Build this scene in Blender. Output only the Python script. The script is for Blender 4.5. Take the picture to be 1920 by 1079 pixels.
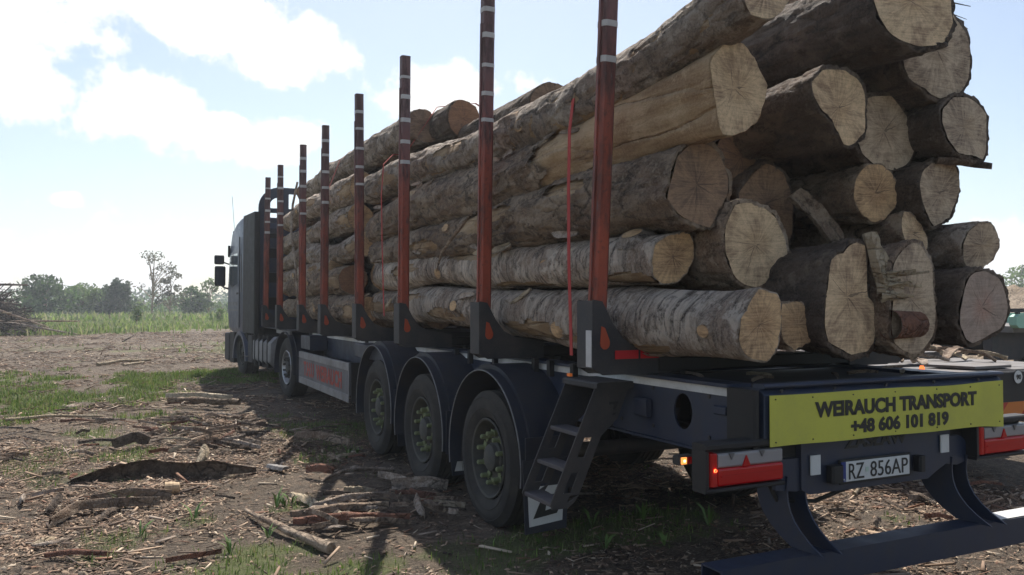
import bpy, math, random
import numpy as np
from mathutils import Vector, Matrix

for _o in list(bpy.data.objects):
    bpy.data.objects.remove(_o, do_unlink=True)
random.seed(11)
RNG = np.random.default_rng(7)
SC = bpy.context.scene
COL = SC.collection
R = math.radians

# ------------------------------------------------------------------ camera, sky, sun, exposure
cam_d = bpy.data.cameras.new('camera')
cam_d.sensor_width = 36.0
cam_d.lens = 28.5
cam_d.clip_end = 3000
cam = bpy.data.objects.new('camera', cam_d)
COL.objects.link(cam)
cam.location = (0, 0, 1.7)
cam.rotation_euler = (R(90 + 1.39), 0, R(-25.8))
SC.camera = cam
SC.render.resolution_x, SC.render.resolution_y = 1024, 575
SC.view_settings.view_transform = 'Standard'
SC.view_settings.look = 'None'
SC.view_settings.gamma = 1
SC.view_settings.use_curve_mapping = False
SC.view_settings.exposure = 0.58

SUN_EL, SUN_AZ = 53.0, 22.0          # azimuth measured from +Y towards +X
sd = bpy.data.lights.new('sun', 'SUN')
sd.energy = 5.0
sd.angle = R(0.6)
sd.color = (1.0, 0.95, 0.87)
sun = bpy.data.objects.new('sun', sd)
COL.objects.link(sun)
sdir = Vector((math.sin(R(SUN_AZ)) * math.cos(R(SUN_EL)), math.cos(R(SUN_AZ)) * math.cos(R(SUN_EL)), math.sin(R(SUN_EL))))
sun.rotation_euler = sdir.to_track_quat('Z', 'Y').to_euler()
sun.location = (0, 0, 30)

world = bpy.data.worlds.new('World')
SC.world = world
world.use_nodes = True
wt = world.node_tree
wt.nodes.clear()


def wn(t, **kw):
    n = wt.nodes.new(t)
    for k, v in kw.items():
        setattr(n, k, v)
    return n


sky = wn('ShaderNodeTexSky')
sky.sky_type = 'NISHITA'
sky.sun_disc = False
sky.sun_elevation = R(SUN_EL)
sky.sun_rotation = R(SUN_AZ)
sky.air_density = 1.0
sky.dust_density = 0.9
bg1 = wn('ShaderNodeBackground')
bg1.inputs[1].default_value = 0.096
hsky = wn('ShaderNodeHueSaturation')
hsky.inputs['Saturation'].default_value = 0.86
wt.links.new(sky.outputs[0], hsky.inputs['Color'])
wt.links.new(hsky.outputs[0], bg1.inputs[0])
tc = wn('ShaderNodeTexCoord')
CLOUDS = [((-0.10, 0.951, 0.31), .13), ((-0.07, 0.968, 0.225), .06), ((0.0, 0.969, 0.222), .085), ((0.10, 0.943, 0.318), .085), ((0.155, 0.937, 0.285), .075),
          ((0.2, 0.93, 0.30), .06), ((0.051, 0.945, 0.322), .06), ((0.11, 0.971, 0.200), .045), ((0.168, 0.963, 0.198), .065), ((-0.05, 0.992, 0.114), .022),
          ((0.841, 0.54, 0.030), .10), ((0.367, 0.891, 0.258), .09), ((-0.014, 0.998, 0.040), .13), ((-0.16, 0.96, 0.05), .12),
          ((-0.5, 0.6, 0.5), .22), ((0.7, 0.1, 0.6), .2), ((-0.6, -0.4, 0.4), .22), ((0.3, -0.7, 0.5), .22), ((0.3, 0.75, 0.6), .16)]
acc = None
warp = wn('ShaderNodeTexNoise')
warp.inputs['Scale'].default_value = 9.0
warp.inputs['Detail'].default_value = 7.0
warp.inputs['Roughness'].default_value = 0.62
wt.links.new(tc.outputs['Generated'], warp.inputs['Vector'])
flat = wn('ShaderNodeVectorMath', operation='MULTIPLY')
flat.inputs[1].default_value = (1, 1, 1.7)
wt.links.new(tc.outputs['Generated'], flat.inputs[0])
for d, r in CLOUDS:
    v = Vector(d).normalized()
    dist = wn('ShaderNodeVectorMath', operation='DISTANCE')
    dist.inputs[1].default_value = (v.x, v.y, v.z * 1.7)
    wt.links.new(flat.outputs[0], dist.inputs[0])
    m = wn('ShaderNodeMath', operation='MULTIPLY_ADD')
    m.inputs[1].default_value = -1.0 / (r * .9)
    m.inputs[2].default_value = 1.0
    wt.links.new(dist.outputs['Value'], m.inputs[0])
    if acc is None:
        acc = m
    else:
        mx = wn('ShaderNodeMath', operation='MAXIMUM')
        wt.links.new(acc.outputs[0], mx.inputs[0])
        wt.links.new(m.outputs[0], mx.inputs[1])
        acc = mx
nz = wn('ShaderNodeMath', operation='MULTIPLY_ADD')
nz.inputs[1].default_value = 3.4
nz.inputs[2].default_value = -1.75
wt.links.new(warp.outputs['Fac'], nz.inputs[0])
clampm = wn('ShaderNodeMath', operation='MAXIMUM')
clampm.inputs[1].default_value = -1.2
wt.links.new(acc.outputs[0], clampm.inputs[0])
ad = wn('ShaderNodeMath', operation='ADD')
wt.links.new(clampm.outputs[0], ad.inputs[0])
wt.links.new(nz.outputs[0], ad.inputs[1])
ramp = wn('ShaderNodeMapRange', interpolation_type='SMOOTHSTEP')
ramp.inputs['From Min'].default_value = -0.05
ramp.inputs['From Max'].default_value = 0.38
wt.links.new(ad.outputs[0], ramp.inputs['Value'])
bg2 = wn('ShaderNodeBackground')
bg2.inputs[0].default_value = (1.0, 0.99, 0.975, 1)
bg2.inputs[1].default_value = 0.80
mixw = wn('ShaderNodeMixShader')
wt.links.new(ramp.outputs[0], mixw.inputs[0])
wt.links.new(bg1.outputs[0], mixw.inputs[1])
wt.links.new(bg2.outputs[0], mixw.inputs[2])
wo = wn('ShaderNodeOutputWorld')
wt.links.new(mixw.outputs[0], wo.inputs[0])

# ------------------------------------------------------------------ noise
def _hash(ix, iy, iz):
    n = (ix * 374761393 + iy * 668265263 + iz * 1274126177) & 0xffffffff
    n = ((n ^ (n >> 13)) * 1274126177) & 0xffffffff
    n = (n ^ (n >> 16)) & 0xffff
    return n / 32767.5 - 1.0


def vn(x, y, z=0.0):
    x, y, z = np.broadcast_arrays(np.asarray(x, float), np.asarray(y, float), np.asarray(z, float))
    xi, yi, zi = np.floor(x).astype(np.int64), np.floor(y).astype(np.int64), np.floor(z).astype(np.int64)
    fx, fy, fz = x - xi, y - yi, z - zi
    fx, fy, fz = [f * f * (3 - 2 * f) for f in (fx, fy, fz)]
    o = 0
    for a in (0, 1):
        wx = fx if a else 1 - fx
        for b in (0, 1):
            wy = fy if b else 1 - fy
            for c in (0, 1):
                wz = fz if c else 1 - fz
                o = o + wx * wy * wz * _hash(xi + a, yi + b, zi + c)
    return o


def fbm(x, y, z=0.0, o=4):
    s, a = 0, 0.5
    for i in range(o):
        s = s + a * vn(x, y, z)
        x, y, z = x * 2.03 + 7.1, y * 2.03 + 3.7, z * 2.03 + 1.3
        a *= .55
    return s


# ------------------------------------------------------------------ objects
def tag(o, label=None, cat=None, group=None, kind=None):
    if label: o['label'] = label
    if cat: o['category'] = cat
    if group: o['group'] = group
    if kind: o['kind'] = kind
    return o


def link(o, parent=None):
    COL.objects.link(o)
    if parent is not None: o.parent = parent
    return o


def empty(name, loc, label=None, cat=None, group=None, rz=0.0):
    o = bpy.data.objects.new(name, None)
    o.empty_display_size = .2
    o.location = loc
    o.rotation_euler = (0, 0, rz)
    link(o)
    return tag(o, label, cat, group)


def fast_mesh(name, verts, faces, smooth=False, mats=(), mi=None, col=None):
    """verts (N,3); faces: list of arrays with the same corner count per array"""
    me = bpy.data.meshes.new(name)
    verts = np.asarray(verts, np.float32)
    if isinstance(faces, np.ndarray): faces = [faces]
    me.vertices.add(len(verts))
    me.vertices.foreach_set('co', verts.ravel())
    loops = np.concatenate([f.ravel() for f in faces]).astype(np.int32)
    tot = np.concatenate([np.full(len(f), f.shape[1]) for f in faces]).astype(np.int32)
    st = np.concatenate([[0], np.cumsum(tot)[:-1]]).astype(np.int32)
    me.loops.add(len(loops))
    me.loops.foreach_set('vertex_index', loops)
    me.polygons.add(len(tot))
    me.polygons.foreach_set('loop_start', st)
    if smooth: me.polygons.foreach_set('use_smooth', np.ones(len(tot), bool))
    if mi is not None: me.polygons.foreach_set('material_index', np.asarray(mi, np.int32))
    if col is not None:
        at = me.color_attributes.new('Col', 'FLOAT_COLOR', 'POINT')
        c = np.ones((len(verts), 4), np.float32)
        c[:, :col.shape[1]] = col
        at.data.foreach_set('color', c.ravel())
    me.update(calc_edges=True)
    me.validate()
    for m in mats: me.materials.append(m)
    return me


class MB:
    """collects shapes; build() links them as one object, vertices taken relative to org"""
    def __init__(s): s.v, s.f = [], []

    def add(s, vs, fs):
        b = len(s.v)
        s.v += [tuple(v) for v in vs]
        s.f += [tuple(i + b for i in f) for f in fs]
        return s

    def box(s, x0, x1, y0, y1, z0, z1, bev=0.0):
        if bev > 0:
            b = bev
            pts = []
            # chamfered prism along the longest axis is enough for beams and plates
            d = [(x1 - x0), (y1 - y0), (z1 - z0)]
            ax = d.index(max(d))
            lo, hi = [(x0, x1), (y0, y1), (z0, z1)][ax]
            o = [i for i in range(3) if i != ax]
            r = [(x0, x1), (y0, y1), (z0, z1)]
            a0, a1 = r[o[0]]
            b0, b1 = r[o[1]]
            b = min(b, (a1 - a0) * .45, (b1 - b0) * .45)
            poly = [(a0 + b, b0), (a1 - b, b0), (a1, b0 + b), (a1, b1 - b), (a1 - b, b1), (a0 + b, b1), (a0, b1 - b), (a0, b0 + b)]
            return s.prism(poly, ax, lo, hi)
        c = [(x, y, z) for z in (z0, z1) for y in (y0, y1) for x in (x0, x1)]
        return s.add(c, [(0, 2, 3, 1), (4, 5, 7, 6), (0, 1, 5, 4), (2, 6, 7, 3), (0, 4, 6, 2), (1, 3, 7, 5)])

    def prism(s, poly, ax, lo, hi, holes=None):
        n = len(poly)
        def P(p, t):
            q = [0, 0, 0]
            o = [i for i in range(3) if i != ax]
            q[o[0]], q[o[1]], q[ax] = p[0], p[1], t
            return q
        vs = [P(p, lo) for p in poly] + [P(p, hi) for p in poly]
        fs = [tuple(range(n)), tuple(range(2 * n - 1, n - 1, -1))] + [(i, i + n, (i + 1) % n + n, (i + 1) % n) for i in range(n)]
        return s.add(vs, fs)

    def tube(s, pts, r, n=10, cap=True):
        pts = [Vector(p) for p in pts]
        rs = r if isinstance(r, (list, tuple)) else [r] * len(pts)
        b = len(s.v)
        up = Vector((0, 0, 1))
        for i, p in enumerate(pts):
            t = (pts[min(i + 1, len(pts) - 1)] - pts[max(i - 1, 0)]).normalized()
            if abs(t.dot(up)) > .95: up = Vector((1, 0, 0)) if abs(t.x) < .9 else Vector((0, 1, 0))
            a = t.cross(up).normalized()
            c = a.cross(t)
            up = c
            for k in range(n):
                w = 2 * math.pi * k / n
                s.v.append(tuple(p + (a * math.cos(w) + c * math.sin(w)) * rs[i]))
        for i in range(len(pts) - 1):
            for k in range(n):
                q = b + i * n + k
                w = b + i * n + (k + 1) % n
                s.f.append((q, w, w + n, q + n))
        if cap:
            s.f.append(tuple(b + k for k in range(n - 1, -1, -1)))
            s.f.append(tuple(b + (len(pts) - 1) * n + k for k in range(n)))
        return s

    def lathe(s, prof, c, ax=0, n=32):
        """prof: list of (t along axis, radius)"""
        b = len(s.v)
        o = [i for i in range(3) if i != ax]
        for t, r in prof:
            for k in range(n):
                w = 2 * math.pi * k / n
                q = list(c)
                q[ax] += t
                q[o[0]] += r * math.cos(w)
                q[o[1]] += r * math.sin(w)
                s.v.append(tuple(q))
        for i in range(len(prof) - 1):
            for k in range(n):
                q = b + i * n + k
                w = b + i * n + (k + 1) % n
                s.f.append((q, w, w + n, q + n))
        return s

    def build(s, name, mat, parent=None, org=(0, 0, 0), smooth=False, auto=None, bevel=0.0):
        me = bpy.data.meshes.new(name)
        me.from_pydata([(x - org[0], y - org[1], z - org[2]) for x, y, z in s.v], [], s.f)
        me.update()
        import bmesh
        bm = bmesh.new()
        bm.from_mesh(me)
        bmesh.ops.recalc_face_normals(bm, faces=bm.faces)
        if bevel > 0:
            bmesh.ops.remove_doubles(bm, verts=bm.verts, dist=1e-5)
            ed = [e for e in bm.edges if len(e.link_faces) == 2 and e.calc_face_angle(0) > .6]
            bmesh.ops.bevel(bm, geom=ed, offset=bevel, segments=2, affect='EDGES', profile=.6)
        bm.to_mesh(me)
        bm.free()
        me.materials.append(mat)
        if smooth or auto:
            me.polygons.foreach_set('use_smooth', np.ones(len(me.polygons), bool))
            if auto: me.set_sharp_from_angle(angle=R(auto))
        o = bpy.data.objects.new(name, me)
        return link(o, parent)


def text_obj(name, body, mat, parent, x0, x1, z0, z1, y, org, bold=.02, face='back', yaw=None):
    cu = bpy.data.curves.new(name, 'FONT')
    cu.body = body
    cu.size = 1
    cu.offset = bold
    cu.extrude = .004
    cu.resolution_u = 3
    t = bpy.data.objects.new(name, cu)
    COL.objects.link(t)
    bpy.context.view_layer.update()
    me = bpy.data.meshes.new_from_object(t.evaluated_get(bpy.context.evaluated_depsgraph_get()))
    COL.objects.unlink(t)
    bpy.data.objects.remove(t)
    n = len(me.vertices)
    a = np.empty(n * 3, np.float32)
    me.vertices.foreach_get('co', a)
    a = a.reshape(-1, 3)
    lo, hi = a.min(0), a.max(0)
    w = np.empty_like(a)
    u = (a[:, 0] - lo[0]) / (hi[0] - lo[0])
    v = (a[:, 1] - lo[1]) / (hi[1] - lo[1])
    dd = (a[:, 2] - lo[2]) / max(hi[2] - lo[2], 1e-6) * .002
    if face == 'back':       # read from -Y
        w[:, 0] = x0 + u * (x1 - x0)
        w[:, 1] = y - dd
    else:                    # read from -X, running towards -Y
        w[:, 1] = x0 + u * (x1 - x0)
        w[:, 0] = y - dd
    w[:, 2] = z0 + v * (z1 - z0)
    w -= np.array(org, np.float32)
    me.vertices.foreach_set('co', w.ravel())
    me.update()
    me.materials.clear()
    me.materials.append(mat)
    o = bpy.data.objects.new(name, me)
    return link(o, parent)


# ------------------------------------------------------------------ materials
MATS = {}


def nodes(name):
    m = bpy.data.materials.new(name)
    m.use_nodes = True
    nt = m.node_tree
    b = nt.nodes['Principled BSDF']
    return m, nt, b


def N(nt, t, ins=None, **kw):
    n = nt.nodes.new(t)
    for k, v in kw.items(): setattr(n, k, v)
    if ins:
        for k, v in ins.items():
            if isinstance(v, bpy.types.NodeSocket): nt.links.new(v, n.inputs[k])
            else: n.inputs[k].default_value = v
    return n


def rgb(c): return (c[0], c[1], c[2], 1)


def mixc(nt, f, a, b, bt='MIX'):
    n = nt.nodes.new('ShaderNodeMix')
    n.data_type = 'RGBA'
    n.blend_type = bt
    for i, v in ((0, f), (6, a), (7, b)):
        if isinstance(v, bpy.types.NodeSocket): nt.links.new(v, n.inputs[i])
        else: n.inputs[i].default_value = v if i == 0 else rgb(v)
    return n.outputs[2]


def mrange(nt, v, a, b, c=0.0, d=1.0):
    n = N(nt, 'ShaderNodeMapRange', {'Value': v, 'From Min': a, 'From Max': b, 'To Min': c, 'To Max': d})
    return n.outputs[0]


def noise(nt, vec, scale, detail=5, rough=.6, dist=0.0):
    return N(nt, 'ShaderNodeTexNoise', {'Vector': vec, 'Scale': scale, 'Detail': detail, 'Roughness': rough, 'Distortion': dist}).outputs['Fac']


def objco(nt, scale=(1, 1, 1)):
    t = N(nt, 'ShaderNodeTexCoord')
    return N(nt, 'ShaderNodeMapping', {'Vector': t.outputs['Object'], 'Scale': scale}).outputs[0]


def bump(nt, b, h, strength=.4, dist=.01):
    n = N(nt, 'ShaderNodeBump', {'Height': h, 'Strength': strength, 'Distance': dist})
    nt.links.new(n.outputs[0], b.inputs['Normal'])


def paint(name, c, rough=.5, metal=0.0, dirt=(.10, .085, .07), amt=.35, scale=3.0, c2=None):
    m, nt, b = nodes(name)
    co = objco(nt)
    n1 = noise(nt, co, scale, 8, .65)
    f = mrange(nt, n1, .42, .72, 0, amt)
    base = c
    if c2 is not None:
        base = mixc(nt, mrange(nt, noise(nt, co, scale * 2.3, 6, .7), .4, .62), c, c2)
    colr = mixc(nt, f, base, dirt)
    fine = noise(nt, co, scale * 22, 3, .6)
    colr = mixc(nt, mrange(nt, fine, .58, .8, 0, amt * .8), colr, dirt)
    nt.links.new(colr, b.inputs['Base Color'])
    nt.links.new(mrange(nt, n1, .3, .8, rough, min(1, rough + .3)), b.inputs['Roughness'])
    b.inputs['Metallic'].default_value = metal
    bump(nt, b, fine, .12, .003)
    return m


def plain(name, c, rough=.5, metal=0.0, emit=None, es=0.0):
    m, nt, b = nodes(name)
    b.inputs['Base Color'].default_value = rgb(c)
    b.inputs['Roughness'].default_value = rough
    b.inputs['Metallic'].default_value = metal
    if emit:
        b.inputs['Emission Color'].default_value = rgb(emit)
        b.inputs['Emission Strength'].default_value = es
    return m


def bark_mat(name, base, dark, light, stretch=.3, crack=9.0, cw=.05, trans=False, moss=0.0, patch=1.0):
    m, nt, b = nodes(name)
    sc = (1.0, stretch, 1.0) if not trans else (.35, 1.7, .35)
    co = objco(nt, sc)
    iso = objco(nt)
    big = noise(nt, iso, 2.2, 5, .6)
    c = mixc(nt, mrange(nt, big, .44, .60), base, light)
    med = noise(nt, co, 14, 6, .7, .6)
    c = mixc(nt, mrange(nt, med, .44, .66, 0, .75), c, dark)
    vor = N(nt, 'ShaderNodeTexVoronoi', {'Vector': N(nt, 'ShaderNodeVectorMath', {0: co, 1: N(nt, 'ShaderNodeVectorMath', {0: N(nt, 'ShaderNodeTexNoise', {'Vector': co, 'Scale': 7.0, 'Detail': 3.0}).outputs['Color'], 1: (.16, .16, .16)}, operation='MULTIPLY').outputs[0]}, operation='ADD').outputs[0], 'Scale': crack}, feature='DISTANCE_TO_EDGE').outputs['Distance']
    gate = mrange(nt, noise(nt, iso, 3.1, 4, .6), .42, .56)
    ck = mrange(nt, vor, 0.0, cw, 1.0, 0.0)
    ckg = N(nt, 'ShaderNodeMath', {0: ck, 1: gate}, operation='MULTIPLY').outputs[0]
    c = mixc(nt, ckg, c, [x * .45 for x in dark])
    if moss > 0:
        c = mixc(nt, mrange(nt, noise(nt, iso, 1.3, 5, .6), .5, .66, 0, moss), c, (.075, .08, .035))
    fine = noise(nt, iso, 70, 4, .7)
    c = mixc(nt, mrange(nt, fine, .40, .7, 0, .45), c, light)
    c = mixc(nt, mrange(nt, noise(nt, iso, 9, 6, .75), .54, .63, 0, .65 * patch), c, dark)
    c = mixc(nt, mrange(nt, noise(nt, N(nt, 'ShaderNodeVectorMath', {0: iso, 1: (7.7, 3.1, 5.5)}, operation='ADD').outputs[0], 5, 7, .78), .53, .61, 0, .8), c, light)
    oi = N(nt, 'ShaderNodeObjectInfo').outputs['Random']
    hs = N(nt, 'ShaderNodeHueSaturation', {'Color': c, 'Value': mrange(nt, oi, 0, 1, .8, 1.2)})
    nt.links.new(hs.outputs[0], b.inputs['Base Color'])
    b.inputs['Roughness'].default_value = .9
    h = N(nt, 'ShaderNodeMath', {0: med, 1: mrange(nt, vor, 0, cw * 3)}, operation='ADD').outputs[0]
    h2 = N(nt, 'ShaderNodeMath', {0: h, 1: fine}, operation='ADD').outputs[0]
    bump(nt, b, h2, 1.0, .03)
    return m


def face_mat(name, base, heart, dirt, stain=.5, crack=.5):
    m, nt, b = nodes(name)
    t = N(nt, 'ShaderNodeTexCoord').outputs['Object']
    sep = N(nt, 'ShaderNodeSeparateXYZ', {0: t})
    x, z = sep.outputs[0], sep.outputs[2]
    oi = N(nt, 'ShaderNodeObjectInfo').outputs['Random']
    off = N(nt, 'ShaderNodeVectorMath', {0: t, 1: N(nt, 'ShaderNodeCombineXYZ', {0: oi, 1: oi, 2: oi}).outputs[0]}, operation='ADD').outputs[0]
    w = noise(nt, off, 5, 3, .5)
    r0 = N(nt, 'ShaderNodeVectorMath', {0: t}, operation='LENGTH').outputs['Value']
    rr = N(nt, 'ShaderNodeMath', {0: w, 1: .10, 2: r0}, operation='MULTIPLY_ADD').outputs[0]
    ring = N(nt, 'ShaderNodeMath', {0: N(nt, 'ShaderNodeMath', {0: rr, 1: 420.0}, operation='MULTIPLY').outputs[0]}, operation='SINE').outputs[0]
    c = mixc(nt, mrange(nt, rr, .10, .17, 1, 0), base, heart)
    c = mixc(nt, mrange(nt, ring, -1, 1, 0, .18), c, [q * .55 for q in base])
    big = noise(nt, off, 5.5, 6, .65, .8)
    c = mixc(nt, mrange(nt, big, .44, .60, 0, min(1, stain * 1.25)), c, dirt)
    saw = noise(nt, N(nt, 'ShaderNodeMapping', {'Vector': off, 'Scale': (3, 3, 60), 'Rotation': (0, .35, 0)}).outputs[0], 2.0, 4, .7)
    c = mixc(nt, mrange(nt, saw, .45, .6, 0, .4), c, [q * 1.3 for q in base])
    c = mixc(nt, mrange(nt, saw, .45, .3, 0, .5), c, dirt)
    # medullary streaks that fan out from the pith
    a0 = N(nt, 'ShaderNodeMath', {0: z, 1: x}, operation='ARCTAN2').outputs[0]
    sv = N(nt, 'ShaderNodeCombineXYZ', {0: N(nt, 'ShaderNodeMath', {0: a0}, operation='COSINE').outputs[0], 1: N(nt, 'ShaderNodeMath', {0: a0}, operation='SINE').outputs[0], 2: N(nt, 'ShaderNodeMath', {0: r0, 1: 1.2, 2: oi}, operation='MULTIPLY_ADD').outputs[0]}).outputs[0]
    fan = noise(nt, sv, 7.0, 5, .75)
    c = mixc(nt, mrange(nt, fan, .46, .66, 0, .5), c, [q * 1.35 for q in base])
    c = mixc(nt, mrange(nt, fan, .48, .30, 0, .5), c, [q * .8 for q in dirt])
    # radial drying cracks: a few long thin ones that start at the pith
    seedz = N(nt, 'ShaderNodeMath', {0: oi, 1: 37.0}, operation='MULTIPLY').outputs[0]
    px = N(nt, 'ShaderNodeMath', {0: x, 1: N(nt, 'ShaderNodeMath', {0: oi, 1: .05}, operation='MULTIPLY').outputs[0]}, operation='ADD').outputs[0]
    ang = N(nt, 'ShaderNodeMath', {0: z, 1: px}, operation='ARCTAN2').outputs[0]
    wob = N(nt, 'ShaderNodeMath', {0: noise(nt, off, 26, 2, .5), 1: .22, 2: ang}, operation='MULTIPLY_ADD').outputs[0]
    sc_ = N(nt, 'ShaderNodeMath', {0: wob, 1: 9.0 / 6.2832}, operation='MULTIPLY').outputs[0]
    cell = N(nt, 'ShaderNodeMath', {0: sc_}, operation='FLOOR').outputs[0]
    fr = N(nt, 'ShaderNodeMath', {0: sc_}, operation='FRACT').outputs[0]
    wv = N(nt, 'ShaderNodeTexWhiteNoise', {'Vector': N(nt, 'ShaderNodeCombineXYZ', {0: cell, 1: seedz, 2: 0.0}).outputs[0]}, noise_dimensions='3D')
    rs_ = N(nt, 'ShaderNodeSeparateColor', {0: wv.outputs['Color']})
    posn = mrange(nt, rs_.outputs[0], 0, 1, .2, .8)
    dd = N(nt, 'ShaderNodeMath', {0: N(nt, 'ShaderNodeMath', {0: fr, 1: posn}, operation='SUBTRACT').outputs[0]}, operation='ABSOLUTE').outputs[0]
    arc = N(nt, 'ShaderNodeMath', {0: dd, 1: r0}, operation='MULTIPLY').outputs[0]
    ln = mrange(nt, rs_.outputs[1], 0.15, 1, 0.0, .30 * crack)
    rem = N(nt, 'ShaderNodeMath', {0: ln, 1: r0}, operation='SUBTRACT').outputs[0]
    wid = N(nt, 'ShaderNodeMapRange', {'Value': rem, 'From Min': 0.0, 'From Max': .15, 'To Min': 0.0, 'To Max': mrange(nt, N(nt, 'ShaderNodeMath', {0: N(nt, 'ShaderNodeMath', {0: oi, 1: 7.3}, operation='MULTIPLY').outputs[0]}, operation='FRACT').outputs[0], 0, 1, .0022, .0062)}).outputs[0]
    k = N(nt, 'ShaderNodeMath', {0: arc, 1: wid}, operation='LESS_THAN').outputs[0]
    c = mixc(nt, N(nt, 'ShaderNodeMath', {0: k, 1: .7}, operation='MULTIPLY').outputs[0], c, (.07, .048, .034))
    fine = noise(nt, off, 60, 4, .7)
    c = mixc(nt, mrange(nt, fine, .45, .75, 0, .4), c, dirt)
    nt.links.new(c, b.inputs['Base Color'])
    b.inputs['Roughness'].default_value = .85
    h = N(nt, 'ShaderNodeMath', {0: saw, 1: fine}, operation='ADD').outputs[0]
    h = N(nt, 'ShaderNodeMath', {0: h, 1: N(nt, 'ShaderNodeMath', {0: k, 1: -3.0}, operation='MULTIPLY').outputs[0]}, operation='ADD').outputs[0]
    bump(nt, b, h, .5, .006)
    return m


def colmat(name, rough=.9, trans=0.0):
    m, nt, b = nodes(name)
    a = N(nt, 'ShaderNodeVertexColor', layer_name='Col').outputs[0]
    nt.links.new(a, b.inputs['Base Color'])
    b.inputs['Roughness'].default_value = rough
    if trans > 0:
        tr = N(nt, 'ShaderNodeBsdfTranslucent', {'Color': a})
        mx = N(nt, 'ShaderNodeMixShader', {0: trans, 1: b.outputs[0], 2: tr.outputs[0]})
        nt.links.new(mx.outputs[0], nt.nodes['Material Output'].inputs[0])
    return m


M = MATS
M['navy'] = paint('navy_chassis_paint', (.017, .027, .056), .38, dirt=(.075, .062, .05), amt=.42, scale=5)
M['navy2'] = paint('grey_blue_cab_paint', (.085, .10, .15), .25, dirt=(.10, .09, .08), amt=.25)
M['black'] = paint('black_steel', (.010, .010, .011), .55, dirt=(.05, .04, .032), amt=.5, scale=6)
M['plastic'] = paint('black_mudguard_plastic', (.014, .019, .034), .45, dirt=(.06, .052, .042), amt=.5, scale=5)
M['rubber'] = paint('dusty_rubber', (.024, .023, .022), .85, dirt=(.085, .075, .06), amt=.6, scale=4)
M['rim'] = paint('dusty_rim_steel', (.055, .055, .050), .7, dirt=(.11, .10, .08), amt=.9, scale=6)
M['alu'] = paint('dull_aluminium', (.25, .245, .25), .5, metal=.2, dirt=(.12, .10, .085), amt=.6)
M['alu2'] = paint('darker_panel_sheet', (.15, .145, .155), .55, metal=.1, dirt=(.09, .08, .07), amt=.5)
M['chrome'] = paint('polished_rim', (.5, .5, .52), .3, metal=.8, dirt=(.2, .18, .15), amt=.4)
M['nut'] = paint('green_wheel_nut_indicator', (.19, .22, .105), .7, dirt=(.13, .125, .085), amt=.7, scale=20)
M['white'] = paint('worn_white_paint_and_sunlight', (.62, .62, .60), .6, dirt=(.18, .16, .14), amt=.5)
M['whitebar'] = paint('white_stake_marking', (.55, .54, .53), .6, dirt=(.2, .15, .13), amt=.4)
M['yellow'] = paint('yellow_board', (.54, .53, .07), .5, dirt=(.34, .32, .10), amt=.45, scale=2.5)
M['ink'] = plain('black_lettering', (.02, .02, .018), .6)
M['redink'] = paint('worn_red_lettering', (.38, .06, .04), .6, dirt=(.15, .10, .09), amt=.25, scale=3)
M['plate'] = paint('plate_white', (.62, .63, .62), .5, dirt=(.3, .3, .28), amt=.3)
M['plateblue'] = plain('plate_blue', (.02, .04, .20), .5)
M['redlens'] = plain('red_lamp_lens', (.26, .004, .006), .15, emit=(1, .01, .01), es=.025)
M['redlit'] = plain('lit_red_point', (.9, .05, .02), .3, emit=(1, .10, .03), es=6)
M['clear'] = plain('clear_lamp_lens', (.27, .26, .265), .2)
M['amber'] = plain('lit_amber_marker', (.8, .2, .03), .3, emit=(1, .35, .08), es=1.0)
M['amberdim'] = plain('amber_marker', (.5, .12, .02), .3, emit=(1, .25, .04), es=.12)
M['redtape'] = paint('red_reflective_tape', (.55, .012, .02), .35, dirt=(.3, .03, .03), amt=.25)
M['strap'] = paint('red_strap_webbing', (.42, .05, .045), .8, dirt=(.3, .06, .05), amt=.4)
M['glass'] = plain('cab_glass', (.45, .50, .54), .10, metal=.75)
M['mint'] = paint('mint_green_paint', (.30, .55, .42), .5, dirt=(.3, .35, .28), amt=.3)
M['deck'] = paint('worn_galvanised_deck', (.17, .158, .152), .6, metal=.2, dirt=(.13, .105, .085), amt=.7, scale=3.5)
M['tread'] = paint('ladder_tread_steel', (.075, .07, .078), .6, dirt=(.11, .09, .075), amt=.5, scale=8)
M['trim'] = paint('grey_rubber_edging_and_highlight', (.24, .24, .25), .6, dirt=(.1, .09, .08), amt=.7, scale=8)
M['dustblack'] = paint('dusty_black_steel', (.03, .03, .034), .6, dirt=(.12, .1, .085), amt=.6)


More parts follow.
